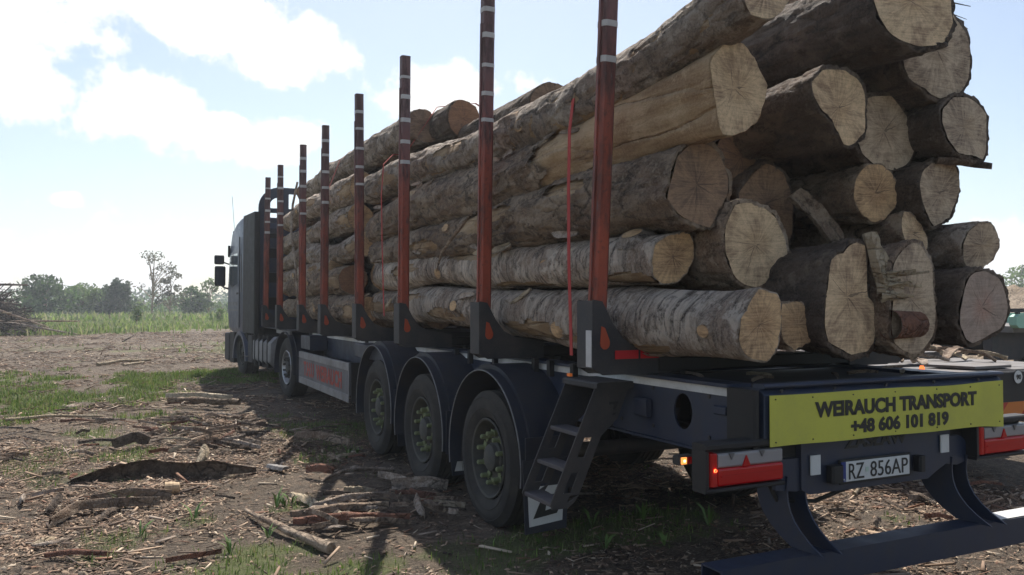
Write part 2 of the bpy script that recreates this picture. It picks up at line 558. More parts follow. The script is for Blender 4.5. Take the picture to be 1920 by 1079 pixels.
def stake_mat():
    m, nt, b = nodes('red_stake_paint')
    t = N(nt, 'ShaderNodeTexCoord').outputs['Object']
    z = N(nt, 'ShaderNodeSeparateXYZ', {0: t}).outputs[2]
    st = N(nt, 'ShaderNodeMapping', {'Vector': t, 'Scale': (1, 1, .22)}).outputs[0]
    n1 = noise(nt, st, 9, 6, .7)
    n2 = noise(nt, t, 26, 5, .7)
    zz = N(nt, 'ShaderNodeMath', {0: n1, 1: .9, 2: z}, operation='MULTIPLY_ADD').outputs[0]
    c = mixc(nt, mrange(nt, noise(nt, st, 4, 4, .6), .4, .62), (.36, .070, .034), (.22, .045, .028))
    c = mixc(nt, mrange(nt, zz, 1.6, 2.7), c, (.15, .080, .080))
    oi = N(nt, 'ShaderNodeObjectInfo').outputs['Random']
    lo_ = mrange(nt, oi, 0, 1, .36, .56)
    dk = N(nt, 'ShaderNodeMapRange', {'Value': n1, 'From Min': lo_, 'From Max': .62, 'To Min': 0.0, 'To Max': .88}).outputs[0]
    c = mixc(nt, dk, c, (.055, .024, .02))
    c = mixc(nt, mrange(nt, n2, .56, .72, 0, .8), c, (.045, .03, .028))
    nt.links.new(c, b.inputs['Base Color'])
    scr = noise(nt, N(nt, 'ShaderNodeMapping', {'Vector': t, 'Scale': (1, 1, .12)}).outputs[0], 34, 4, .8)
    c2 = mixc(nt, mrange(nt, scr, .60, .70, 0, .8), c, (.13, .11, .11))
    nt.links.new(c2, b.inputs['Base Color'])
    b.inputs['Roughness'].default_value = .62
    bump(nt, b, n2, .35, .005)
    return m


M['stake'] = stake_mat()
M['bark_grey'] = bark_mat('grey_poplar_bark', (.30, .215, .155), (.060, .040, .028), (.60, .50, .41), .5, 5.5, .08)
M['bark_pale'] = bark_mat('pale_cracked_bark', (.35, .255, .19), (.055, .034, .023), (.70, .60, .50), .3, 5.0, .075, trans=True)
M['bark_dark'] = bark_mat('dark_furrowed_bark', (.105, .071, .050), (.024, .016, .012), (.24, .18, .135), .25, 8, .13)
M['bark_brown'] = bark_mat('brown_bark', (.25, .160, .105), (.050, .031, .021), (.52, .40, .29), .4, 6.5, .09)
M['bare'] = bark_mat('bare_debarked_wood', (.40, .26, .14), (.19, .095, .045), (.58, .42, .26), .13, 5, .02, patch=.25)
M['face_tan'] = face_mat('cut_wood_tan', (.56, .37, .20), (.33, .195, .10), (.19, .115, .065), .7)
M['face_cream'] = face_mat('cut_wood_cream', (.62, .455, .28), (.43, .29, .165), (.25, .16, .10), .75, .8)
M['face_grey'] = face_mat('cut_wood_greyed', (.49, .38, .265), (.33, .24, .155), (.19, .135, .095), .8, .7)
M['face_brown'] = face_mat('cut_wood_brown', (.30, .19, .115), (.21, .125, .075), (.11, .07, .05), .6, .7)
M['face_red'] = face_mat('cut_wood_reddish', (.33, .17, .09), (.30, .15, .08), (.16, .09, .06), .6, .5)
M['face_pink'] = face_mat('cut_wood_pink_stained', (.38, .29, .235), (.42, .24, .18), (.24, .185, .15), .6, .9)
M['splinter'] = bark_mat('splintered_wood', (.48, .37, .24), (.28, .19, .11), (.60, .50, .36), .12, 12, .02, patch=.2)
M['chips'] = colmat('wood_chip_litter', .9)
M['leaf'] = colmat('leaf_colour', .7, .35)
M['redwood'] = bark_mat('red_brown_wood', (.20, .085, .05), (.10, .04, .025), (.28, .13, .08), .15, 8, .03)

# ------------------------------------------------------------------ ground
def sm(t):
    t = np.clip(t, 0, 1)
    return t * t * (3 - 2 * t)


GR = [(.1, 10.1, .32, .55, .75), (-.3, 11.6, .5, .45, .55), (-1.4, 15.2, 1.7, 2.3, .95), (.3, 15.6, .8, 2.0, .95), (1.5, 18.0, 1.6, 1.3, 1.0), (1.28, 6.95, .25, .22, .75),
      (.8, 5.75, .65, .55, .6), (1.2, 5.2, .5, .4, .65), (2.5, 10.6, .6, 1.3, .55), (3.4, 5.2, 1.1, .45, .6), (2.3, 5.1, .5, .4, .5), (.0, 6.55, .2, .2, .5), (.55, 6.9, .2, .2, .45),
      (-3.5, 18, 2.5, 3, .7), (3.5, 30, 3.5, 5, .5), (-1.5, 33, 4, 3, .35), (5.0, 24, 1.5, 4, .5), (4.5, 9, .8, 3, .25), (.8, 12.3, .3, .4, .5), (2.0, 8.9, .3, .4, .5)]


def gmask(x, y):
    n = fbm(x * 1.7, y * 1.7, 3.3)
    n2 = fbm(x * .25, y * .25, 9.1)
    far = sm((y - (44.5 + .7 * (x + 5.5)) + n * 6 + n2 * 8) / 4.0)
    far = np.maximum(far, sm((-x - 15 + n2 * 8) / 4) * .8)
    far = np.maximum(far, sm((x - 26 + n2 * 8) / 6) * .8)
    g = np.zeros_like(far)
    for cx, cy, rx, ry, w in GR:
        d = ((x - cx) / rx) ** 2 + ((y - cy) / ry) ** 2
        g = np.maximum(g, w * np.clip(1.15 - d * .8 + n * 2.2, 0, 1))
    # thin tufts elsewhere
    g = np.maximum(g, sm((fbm(x * .9, y * .9, 5.5) - .24) / .2) * .45 * (y < 40))
    return np.maximum(far, g)


def gh(x, y):
    x = np.asarray(x, float)
    y = np.asarray(y, float)
    h = .12 * sm((y - 6) / 9) + .15 * sm((y - 14) / 6)
    near = np.exp(-np.maximum(np.abs(y - 8) - 10, 0) / 25)
    h = h + (.06 * fbm(x * .55, y * .55, 1.7) + .035 * fbm(x * 1.6, y * 1.6, 4.7) * (np.abs(x - 2.8) > .35)) * near + .012 * fbm(x * 4, y * 4, 2.2) * near
    rr = np.hypot(x, y)
    h = h + sm((rr - 60) / 200) * .8 * fbm(x * .01, y * .01, 6.1)
    # shallow wheel ruts along the trailer
    h = h - .02 * np.exp(-((x - 2.8) / .25) ** 2) * (y > 5)
    return h


def axis(lo, hi, c0, c1, d):
    a = list(np.arange(c0, c1, d))
    s, p = d, c1
    while p < hi:
        a.append(p)
        s *= 1.13
        p += s
    a.append(hi)
    s, p = d, c0
    while p > lo:
        s *= 1.13
        p -= s
        a.append(max(p, lo))
    return np.array(sorted(set(a)))


gx = axis(-1400, 1400, -4.5, 7.5, .055)
gy = axis(-1400, 1400, 2.2, 17.0, .06)
GX, GY = np.meshgrid(gx, gy)
GZ = gh(GX, GY)
gm = gmask(GX, GY)
nx, ny = len(gx), len(gy)
idx = np.arange(nx * ny).reshape(ny, nx)
fq = np.stack([idx[:-1, :-1], idx[:-1, 1:], idx[1:, 1:], idx[1:, :-1]], -1).reshape(-1, 4)
colr = np.stack([gm.ravel(), GX.ravel() * 0, GX.ravel() * 0], -1)


def ground_mat():
    m, nt, b = nodes('ground_litter_soil')
    t = N(nt, 'ShaderNodeTexCoord').outputs['Object']
    g = N(nt, 'ShaderNodeSeparateColor', {0: N(nt, 'ShaderNodeVertexColor', layer_name='Col').outputs[0]}).outputs[0]
    n1 = noise(nt, t, .55, 8, .65)
    n2 = noise(nt, t, 7, 8, .75, .5)
    st = N(nt, 'ShaderNodeMapping', {'Vector': t, 'Scale': (1, 2.6, 1), 'Rotation': (0, 0, .3)}).outputs[0]
    n3 = noise(nt, st, 20, 6, .75, 1.2)
    soil = mixc(nt, mrange(nt, n1, .38, .62), (.105, .072, .047), (.235, .172, .118))
    soil = mixc(nt, mrange(nt, n2, .40, .62, 0, .85), soil, (.036, .026, .018))
    soil = mixc(nt, mrange(nt, n3, .52, .66, 0, .8), soil, (.40, .32, .22))
    soil = mixc(nt, mrange(nt, noise(nt, t, 60, 5, .7), .5, .7, 0, .6), soil, (.30, .215, .15))
    gc = mixc(nt, mrange(nt, noise(nt, t, .9, 8, .7), .35, .65), (.085, .13, .025), (.19, .22, .065))
    gc = mixc(nt, mrange(nt, n2, .45, .65, 0, .6), gc, (.12, .10, .05))
    c = mixc(nt, mrange(nt, N(nt, 'ShaderNodeMath', {0: n2, 1: g}, operation='ADD').outputs[0], .75, 1.15), soil, gc)
    nt.links.new(c, b.inputs['Base Color'])
    b.inputs['Roughness'].default_value = .95
    h = N(nt, 'ShaderNodeMath', {0: n2, 1: n3}, operation='ADD').outputs[0]
    h = N(nt, 'ShaderNodeMath', {0: noise(nt, t, 75, 4, .7), 1: .5, 2: h}, operation='MULTIPLY_ADD').outputs[0]
    bump(nt, b, h, 1.0, .05)
    return m


gme = fast_mesh('ground', np.stack([GX.ravel(), GY.ravel(), GZ.ravel()], -1), fq, True, [ground_mat()], col=colr)
ground = link(bpy.data.objects.new('ground', gme))
tag(ground, kind='structure')

# ------------------------------------------------------------------ logs
PROF = {
    'A': (3.5, 3.10, 2.92, [21, 20, 21, 22, 26, 30, 28, 25, 24, 22, 22, 21, 20, 21, 21, 23, 22, 21, 22, 23, 25, 27, 26, 26, 25, 25, 25, 22]),
    'B': (3.8, 3.05, 2.42, [19, 21, 24, 23, 24, 24, 24, 25, 27, 23, 20, 20, 20, 21, 21, 22, 23, 24, 26, 27, 27, 26, 24, 22, 21, 19, 18, 18]),
    'C': (4.1, 3.65, 2.68, [22, 22, 22, 23, 21, 19, 18, 16, 16, 16, 17, 17, 18, 20, 21, 23, 22, 20, 19, 19, 18, 18, 18, 19, 19, 21, 21, 21]),
    'D': (4.0, 3.76, 2.37, [23, 22, 23, 24, 24, 24, 24, 26, 28, 31, 33, 31, 27, 25, 25, 24, 25, 25, 27, 27, 27, 27, 24, 23, 22, 22, 23, 25]),
    'E': (3.7, 3.41, 2.07, [25, 25, 24, 25, 26, 26, 26, 26, 25, 24, 24, 24, 26, 25, 23, 22, 21, 21, 22, 22, 23, 24, 26, 28, 30, 28, 27, 26]),
    'F': (3.95, 2.98, 2.00, [15, 16, 16, 18, 18, 18, 17, 16, 16, 15, 14, 15, 14, 15, 16, 16, 17, 18, 19, 18, 15, 14, 14, 14, 14, 15, 16, 15]),
    'G': (3.2, 2.96, 1.61, [14, 15, 17, 18, 19, 19, 19, 19, 20, 19, 18, 17, 15, 15, 15, 16, 17, 20, 21, 19, 19, 19, 16, 14, 13, 12, 13, 14]),
    'H': (3.4, 3.42, 1.60, [13, 12, 13, 14, 14, 14, 15, 13, 13, 12, 13, 12, 12, 12, 13, 13, 13, 14, 13, 13, 14, 14, 14, 14, 16, 14, 14, 13]),
    'I': (3.3, 3.72, 1.76, [22, 23, 26, 30, 33, 32, 32, 34, 34, 36, 35, 30, 26, 24, 17, 17, 18, 21, 26, 34, 33, 30, 26, 27, 27, 24, 22, 21]),
    'J': (3.25, 4.18, 1.75, [21, 22, 24, 29, 33, 33, 33, 34, 33, 31, 30, 28, 25, 23, 21, 21, 23, 26, 29, 31, 34, 34, 32, 30, 29, 27, 22, 21]),
    'K': (3.2, 4.74, 1.70, [23, 24, 25, 25, 26, 25, 22, 20, 19, 19, 20, 22, 23, 24, 24, 23, 23, 23, 23, 22, 22, 23, 23, 24, 24, 23, 22, 22]),
    'L': (3.3, 4.87, 2.09, [16, 16, 17, 18, 18, 17, 16, 15, 15, 14, 14, 14, 14, 15, 16, 16, 16, 16, 16, 16, 15, 15, 15, 14, 14, 15, 15, 15]),
    'M': (3.45, 4.69, 2.42, [21, 20, 19, 19, 19, 21, 22, 20, 19, 18, 19, 18, 18, 19, 20, 23, 24, 25, 26, 24, 22, 21, 21, 22, 22, 23, 23, 23]),
    'N': (3.35, 4.80, 2.84, [23, 21, 21, 20, 20, 20, 19, 19, 19, 21, 26, 25, 23, 23, 23, 24, 26, 24, 23, 22, 21, 20, 20, 21, 21, 21, 23, 23]),
    'O': (3.4, 4.62, 3.32, [30, 33, 35, 35, 32, 30, 31, 32, 31, 31, 33, 33, 33, 32, 32, 32, 32, 31, 30, 32, 33, 32, 31, 30, 30, 29, 29, 29]),
    'P': (3.1, 4.01, 3.43, [25, 25, 26, 26, 27, 27, 27, 28, 28, 29, 30, 28, 27, 25, 25, 26, 27, 28, 30, 28, 28, 26, 25, 26, 25, 25, 26, 26]),
    'Q': (3.4, 3.76, 2.86, [20, 16, 12, 11, 10, 11, 13, 15, 22, 24, 25, 25, 27, 26, 25, 26, 27, 27, 26, 24, 24, 23, 23, 24, 26, 26, 28, 25]),
    'R': (3.6, 4.39, 2.82, [26, 26, 25, 26, 25, 25, 26, 25, 26, 26, 27, 27, 27, 27, 25, 25, 23, 22, 22, 23, 25, 24, 24, 25, 26, 26, 27, 26]),
    'S': (3.6, 4.30, 2.42, [20, 20, 19, 19, 19, 18, 19, 19, 18, 19, 18, 18, 19, 19, 20, 20, 19, 19, 19, 18, 19, 19, 19, 20, 20, 20, 20, 20]),
    'T': (3.5, 4.52, 2.17, [13, 12, 12, 12, 13, 13, 13, 14, 15, 15, 15, 16, 15, 14, 12, 10, 10, 10, 9, 9, 10, 11, 13, 15, 17, 16, 15, 14]),
    'U': (3.2, 3.02, 3.36, [17, 17, 19, 20, 21, 19, 18, 17, 16, 15, 15, 15, 15, 17, 17, 17, 18, 19, 17, 17, 17, 17, 15, 15, 15, 16, 18, 17]),
}


def face_cap(name, mat, prof_r, cx, cy, cz, org, parent, flip=False, tilt=(0, 0), rough=.004, seed=0):
    S = 56
    th = np.linspace(-np.pi, np.pi, S, endpoint=False)
    rings = np.array([0.02, .15, .3, .45, .6, .72, .82, .9, .955, 1.0])
    rr = rings[:, None] * prof_r(th)[None, :]
    X = rr * np.cos(th)
    Z = rr * np.sin(th)
    Y = tilt[0] * X + tilt[1] * Z + rough * fbm(X * 9 + seed, Z * 9, 3.0) * 2 + (.0025 * vn(X * 3, Z * 90, seed)) * (rings[:, None] < .99)
    v = np.stack([X.ravel(), Y.ravel(), Z.ravel()], -1)
    K = len(rings)
    id2 = np.arange(K * S).reshape(K, S)
    nxt = np.roll(id2, -1, 1)
    f = np.stack([id2[:-1], nxt[:-1], nxt[1:], id2[1:]], -1).reshape(-1, 4)
    if flip: f = f[:, ::-1]
    cen = id2[0][::-1][None, :] if not flip else id2[0][None, :]
    me = fast_mesh(name, v, [f, cen], True, [mat])
    o = bpy.data.objects.new(name, me)
    o.location = (cx - org[0], cy - org[1], cz - org[2])
    return link(o, parent)


def make_log(key, label, y0, y1, path, prof, bark, face, kind='rough', seed=0, knots=(), group=None, hi=True, tilt=None, bare=None, cat='log', tears=(), wob=1.0):
    """path: list of (y, x, z, r); prof: None or (cx, cz, radii) for the rear end"""
    rg = np.random.default_rng(seed + 100)
    pa = np.array(sorted(path))
    y0e = y0
    def C(y):
        k = lambda c: np.interp(y, pa[:, 0], pa[:, c])
        def sk(c):      # softened polyline
            return (k(c) + np.interp(y - .35, pa[:, 0], pa[:, c]) + np.interp(y + .35, pa[:, 0], pa[:, c])) / 3
        return sk(1), sk(2), sk(3)
    if prof is None:
        a = np.linspace(-np.pi, np.pi, 28, endpoint=False)
        r0 = float(np.interp(y0, pa[:, 0], pa[:, 3]))
        pr = r0 * (1 + .09 * fbm(np.cos(a) * 1.3 + seed * 3.1, np.sin(a) * 1.3, seed) * 2)
        ccx, ccz = float(C(y0)[0]), float(C(y0)[1])
    else:
        ccx, ccz = prof[0], prof[1]
        pr = np.array(prof[2]) / 100.0
    ga = np.linspace(-np.pi, np.pi, 28, endpoint=False)
    def PR(th):
        th = (th + np.pi) % (2 * np.pi) - np.pi
        return np.interp(th, np.r_[ga, np.pi], np.r_[pr, pr[0]])
    org = (round(ccx, 3), y0, round(ccz - float(pr.mean()), 3))
    root = empty('log', org, label, cat, group)
    tl = tilt if tilt else (rg.uniform(-.12, .12), rg.uniform(-.12, .12))

    def stem(name, mat, ya, yb, thick, amp, kd, ragged=0.0, fa=None):
        S = 88 if hi else 40
        ys = [ya]
        while ys[-1] < yb:
            ys.append(ys[-1] + (.022 if ys[-1] < 5.6 and hi else .045 if hi and ys[-1] < 8 else .09))
        ys = np.array(ys)
        th = np.linspace(-np.pi, np.pi, S, endpoint=False)
        cx, cz, rb = C(ys)
        w = np.exp(-np.maximum(ys - y0e, 0) / .55)
        w = np.where(ys < y0e + .02, 1, w)[:, None]
        TH = np.broadcast_to(th, (len(ys), S))
        YS = np.broadcast_to(ys[:, None], TH.shape)
        cs, sn = np.cos(TH), np.sin(TH)
        sd_ = seed * 5.77
        rr = w * PR(TH) + (1 - w) * rb[:, None]
        lump = wob * (.085 * fbm(cs * .9 + sd_, sn * .9, YS * .9, 3) + .045 * fbm(cs * 2.0 + sd_, sn * 2.0, YS * 2.4, 3))
        cx = cx + wob * (1 - w[:, 0]) * .035 * fbm(ys * .8, sd_, 2.0)
        cz = cz + wob * (1 - w[:, 0]) * .030 * fbm(ys * .8, sd_, 9.0)
        for ky, kang, kr, kl in knots:
            lump = lump + 1.1 * kr * np.exp(-((YS - ky) / (kr * 1.7)) ** 2) * np.exp(-(((np.degrees(TH) - kang + 180) % 360 - 180) / 30) ** 2)
        rr = rr * (1 + lump * (1 - w) * 2.2)
        rk = rr * cs * 8.0, rr * sn * 8.0
        if kd == 'rough':
            f = 1 - np.abs(vn(rk[0] * 2.0 + sd_, rk[1] * 2.0, YS * 2.6)) * 1.6
            f2 = 1 - np.abs(vn(rk[0] * 4.4 + sd_, rk[1] * 4.4, YS * 7)) * 1.6
            dsp = amp * (f * .6 + f2 * .4) + amp * .5 * vn(rk[0] * 7, rk[1] * 7, YS * 30)
        elif kd == 'pale':
            f = vn(rk[0] * .8 + sd_, rk[1] * .8, YS * 16)
            dsp = amp * (.15 * f + 1.3 * fbm(rk[0] * 2, rk[1] * 2, YS * 9, 3)) - amp * 1.6 * (np.abs(vn(rk[0] * .6, rk[1] * .6 + 9, YS * 7)) < .06) * (vn(rk[0], rk[1], YS * 2) > -.1)
        else:
            dsp = (amp * fbm(rk[0] * 2.6 + sd_, rk[1] * 2.6, YS * 1.6, 4) * 1.6 if kind == 'bare' or name == 'bare_wood' else amp * (1.2 * fbm(rk[0] * 1.6 + sd_, rk[1] * 1.6, YS * 6.5, 4) - .9 * (np.abs(vn(rk[0] * 1.3, rk[1] * 1.3 + 4, YS * 4.5)) < .09)))
        rr = rr + thick + dsp
        ey = np.clip((YS - ya) / .02, 0, 1)
        X = (w * ccx + (1 - w) * cx[:, None]) + rr * cs
        Z = (w * ccz + (1 - w) * cz[:, None]) + rr * sn
        Y = YS + (1 - ey) * (tl[0] * rr * cs + tl[1] * rr * sn) + w * (tl[0] * rr * cs + tl[1] * rr * sn) * ey
        Y = Y + (YS == ya) * (.010 * fbm(cs * 9 + sd_, sn * 9, 1.0) + (.0 if ragged == 0 else 0))
        v = np.stack([X - org[0], Y - org[1], Z - org[2]], -1)
        # inner lip so that the bark shows its thickness
        lip = v[0].copy()
        q = np.stack([lip[:, 0] - (ccx - org[0]), lip[:, 2] - (ccz - org[2])], -1) * .9 if ya <= y0e + .01 else None
        vs = v.reshape(-1, 3)
        K = len(ys)
        idn = np.arange(K * S).reshape(K, S)
        nx_ = np.roll(idn, -1, 1)
        f = np.stack([idn[:-1], idn[1:], nx_[1:], nx_[:-1]], -1).reshape(-1, 4)
        if ragged > 0:
            yc = YS[:-1].reshape(-1)
            nzz = fbm(cs[:-1] * 2.1 + sd_, sn[:-1] * 2.1, YS[:-1] * 1.8, 4).reshape(-1)
            f = f[(yc - ya) > ragged * (.5 + nzz * 1.4)]
        if tears and thick > 0:
            yc = YS[:-1]
            tc_ = np.degrees(TH[:-1])
            nzz = fbm(cs[:-1] * 4 + sd_, sn[:-1] * 4, yc * 5, 3)
            m_ = np.zeros(yc.shape, bool)
            for ty_, ta_, tl_, tw_ in tears:
                m_ |= (((yc - ty_) / tl_) ** 2 + ((((tc_ - ta_ + 180) % 360) - 180) / tw_) ** 2 + nzz * 1.3) < 1
            f = f[~m_.reshape(-1)]
        if q is not None:
            l2 = lip.copy()
            l2[:, 0] = q[:, 0] + ccx - org[0]
            l2[:, 2] = q[:, 1] + ccz - org[2]
            l2[:, 1] += .004
            base = len(vs)
            vs = np.concatenate([vs, l2])
            li = np.arange(S) + base
            f = np.concatenate([f, np.stack([idn[0], np.roll(idn[0], -1), np.roll(li, -1), li], -1)])
        me = fast_mesh(name, vs, f, True, [mat])
        return link(bpy.data.objects.new(name, me), root)

    thick = {'rough': .016, 'pale': .008, 'bare': 0.0, 'mid': .010}[kind]
    amp = {'rough': .022, 'pale': .005, 'bare': .009, 'mid': .016}[kind]
    if bare:
        stem('bare_wood', M['bare'], y0, bare + 1.5, 0, .008, 'bare')
        stem('bark', bark, bare, y1, .022, .018, 'rough', ragged=.9)
    else:
        if tears: stem('bare_wood', M['bare'], y0 + .05, y1, -.014, .004, 'bare')
        stem('bark', bark, y0, y1, max(thick - .012, .0005), amp, 'bare' if kind == 'mid' else kind)
    face_cap('cut_face', face, lambda t: PR(t) * (.975 if kind != 'bare' else 1.0) - .004, ccx, y0 - .003, ccz, org, root, tilt=tl, seed=seed)
    ex, ez, er = [float(q) for q in C(np.array([y1]))] if False else [float(np.asarray(q)) for q in C(y1)]
    face_cap('cut_face', face, lambda t: er * (1 + 0 * t) * 1.02, ex, y1, ez, org, root, flip=True, seed=seed + 5)
    for ky, kang, kr, kl in knots:
        kx, kz, kb = [float(np.asarray(q)) for q in C(ky)]
        dx, dz = math.cos(R(kang)), math.sin(R(kang))
        bx, bz = kx + dx * kb * .8, kz + dz * kb * .8
        L_ = kb * .22 + kl
        tx, ty, tz = bx + dx * L_, ky - .25 * kl, bz + dz * L_
        mb = MB()
        n = 18
        ax = Vector((tx - bx, ty - ky, tz - bz)).normalized()
        a_ = ax.cross(Vector((0, 1, 0))).normalized()
        b_ = ax.cross(a_)
        rings = [(0, 1.9), (.45, 1.5), (.8, 1.16), (.98, 1.06), (1.0, .98)]
        for t_, s_ in rings:
            p = Vector((bx, ky, bz)).lerp(Vector((tx, ty, tz)), t_)
            for k in range(n):
                w_ = 2 * math.pi * k / n
                jr = kr * s_ * (1 + .12 * math.sin(3 * w_ + seed) + rg.uniform(-.05, .05))
                q_ = p + a_ * math.cos(w_) * jr * .85 + b_ * math.sin(w_) * jr * 1.1
                mb.v.append(tuple(q_))
        for i in range(len(rings) - 1):
            for k in range(n):
                mb.f.append((i * n + k, i * n + (k + 1) % n, (i + 1) * n + (k + 1) % n, (i + 1) * n + k))
        kn = mb.build('knot', bark, root, org, auto=50)
        mb = MB()
        p = Vector((tx, ty, tz)) + ax * .002
        ring = [tuple(p + a_ * math.cos(2 * math.pi * k / n) * kr * .82 + b_ * math.sin(2 * math.pi * k / n) * kr * 1.06) for k in range(n)]
        mb.add([tuple(p + ax * .004)] + ring, [(0, 1 + k, 1 + (k + 1) % n) for k in range(n)])
        mb.build('knot_face', M['face_tan'], kn, org)
    return root, org, PR, (ccx, ccz)


def from_prof(k, label, bark, face, kind, path=None, y1=9.8, shrink=.9, **kw):
    y0, cx, cz, pr = PROF[k]
    r = sum(pr) / len(pr) / 100
    if path is None:
        rg = random.Random(k)
        dx = rg.uniform(-.06, .06)
        path = [(y0, cx, cz, r * shrink), (y0 + 2, cx + dx, cz + .02, r * shrink * .95), (y0 + 4, cx - dx, cz, r * shrink * .9), (y1, cx + dx * .5, cz + .02, r * shrink * .85)]
    else:
        path = [(y0, cx, cz, r * .95)] + path
    return make_log(k, label, y0, y1, path, (cx, cz, pr), bark, face, kind, seed=ord(k) % 40, **kw)


from_prof('A', 'Debarked yellow-brown log with a star-cracked end, below the topmost logs', M['bark_brown'], M['face_cream'], 'bare',
          [(4.3, 3.02, 2.86, .235), (5.2, 3.0, 2.78, .215), (5.9, 2.98, 2.75, .21), (7, 3.0, 2.76, .21), (8, 2.99, 2.81, .205), (9, 3.0, 2.78, .20), (10.1, 3.0, 2.66, .17)], y1=10.1, bare=5.1)
from_prof('B', 'Thick brown log with shaded oval end, third from bottom at the left', M['bark_brown'], M['face_brown'], 'rough',
          [(4.6, 2.98, 2.42, .24), (5.9, 2.98, 2.40, .215), (7, 3.0, 2.37, .19), (8, 3.0, 2.36, .19), (9.3, 3.0, 2.36, .17), (10, 3.0, 2.38, .16)], y1=10.0, knots=[(7.2, 160, .05, .05)], tears=[(6.35, 165, .6, 26), (4.9, 150, .3, 14), (7.9, 190, .4, 20)])
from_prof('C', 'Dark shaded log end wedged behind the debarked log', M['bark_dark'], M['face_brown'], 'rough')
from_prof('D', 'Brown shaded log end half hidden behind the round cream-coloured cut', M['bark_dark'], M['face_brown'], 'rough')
from_prof('E', 'Thick log with a broad cream star-cracked end, beside the round-ended smooth log', M['bark_brown'], M['face_cream'], 'rough')
from_prof('F', 'Pale smooth-barked log with round ringed end, second from bottom at the left', M['bark_pale'], M['face_tan'], 'pale',
          [(4.4, 2.98, 2.0, .17), (5.2, 2.98, 2.03, .175), (6.3, 3.0, 2.04, .175), (8, 2.99, 2.10, .165), (9.0, 3.0, 2.08, .18), (9.8, 2.98, 2.10, .19)],
          knots=[(4.25, 120, .075, .02), (5.22, 196, .088, .012), (6.0, 135, .06, .025), (6.35, 195, .03, .015), (7.5, 196, .062, .02)], shrink=.95, tears=[(6.6, 140, .8, 16), (4.15, 225, .3, 18), (5.7, 235, .5, 14), (8.6, 170, .4, 20)])
from_prof('G', 'Long pale log with knotty side and tan end, lowest at the left', M['bark_pale'], M['face_tan'], 'pale',
          [(3.9, 2.98, 1.60, .205), (4.8, 2.98, 1.60, .21), (5.8, 3.0, 1.63, .19), (7, 2.98, 1.68, .18), (8, 3.0, 1.74, .18), (9.9, 3.0, 1.72, .18)],
          knots=[(3.43, 190, .042, .012), (4.98, 196, .072, .03), (6.95, 172, .058, .05), (5.5, 140, .035, .02)], y1=9.9, shrink=1, tears=[(5.3, 212, .6, 22), (7.3, 205, .45, 20), (9.4, 190, .5, 24), (4.1, 235, .3, 14), (8.3, 150, .3, 14)])
from_prof('H', 'Small round log with a dull tan end, squeezed beside the lowest left log', M['bark_brown'], M['face_tan'], 'mid')
from_prof('I', 'Very large log with a tall lobed cream end, low in the middle of the load', M['bark_dark'], M['face_cream'], 'rough', shrink=.95)
from_prof('J', 'Very large split log with a long uneven greyish end, right of the splintered wood', M['bark_brown'], M['face_grey'], 'rough', shrink=.95)
from_prof('K', 'Big greyish-pink log end with a wavy crack, lowest at the right side of the load', M['bark_dark'], M['face_pink'], 'rough')
from_prof('L', 'Small pale grey log with round end, second from bottom at the right', M['bark_grey'], M['face_grey'], 'mid')
from_prof('M', 'Grey squarish log end with flat right edge, third from bottom at the right', M['bark_dark'], M['face_grey'], 'rough')
from_prof('N', 'Grey D-shaped log end with a bark shard hanging below it, at the right edge', M['bark_dark'], M['face_grey'], 'rough')
from_prof('O', 'Huge round log end with thick ridged bark rim, topmost at the right edge', M['bark_dark'], M['face_grey'], 'rough')
from_prof('P', 'Huge dark furrowed log with a pale torn end, at the very top of the load', M['bark_dark'], M['face_cream'], 'rough', tilt=(-.25, .1))
from_prof('Q', 'Log with pointed star-cracked pale end just below the topmost dark log', M['bark_dark'], M['face_cream'], 'rough')
from_prof('R', 'Log with a dull brownish-grey end, partly behind the pointed star-cracked end', M['bark_dark'], M['face_grey'], 'rough')
from_prof('S', 'Medium log with round tan end and small central crack, right of the load centre', M['bark_brown'], M['face_tan'], 'mid')
from_prof('T', 'Narrow pale log end squeezed between round tan cut and long greyish split end', M['bark_brown'], M['face_cream'], 'mid')
from_prof('U', 'Long grey log running along the top left edge of the load to the rear stake', M['bark_grey'], M['face_cream'], 'mid',
          [(3.6, 3.0, 3.28, .185), (4.1, 2.99, 3.15, .20), (5.0, 2.99, 3.12, .205), (5.9, 2.99, 3.13, .205), (7, 3.0, 3.14, .195), (8, 3.0, 3.2, .185), (9.2, 3.0, 3.25, .20), (10.3, 3.0, 3.25, .19)],
          knots=[(5.6, 185, .06, .02), (8.3, 170, .045, .03), (4.5, 60, .03, .02)], y1=10.4, tears=[(7.2, 160, .4, 18), (9.2, 190, .4, 20)])


def simple(label, y0, y1, x, z, r, bark, face, kind='mid', seed=1, group=None, hi=False, dz=0.0, **kw):
    kw.setdefault('wob', 1.3)
    rg = random.Random(seed)
    path = [(y0, x, z, r), (y0 + (y1 - y0) * .33, x + rg.uniform(-.03, .03), z + rg.uniform(-.04, .04), r * .97),
            (y0 + (y1 - y0) * .66, x + rg.uniform(-.03, .03), z + dz * .6 + rg.uniform(-.04, .04), r * .92), (y1, x, z + dz, r * .85)]
    return make_log('s', label, y0, y1, path, None, bark, face, kind, seed=seed, group=group, hi=hi, **kw)


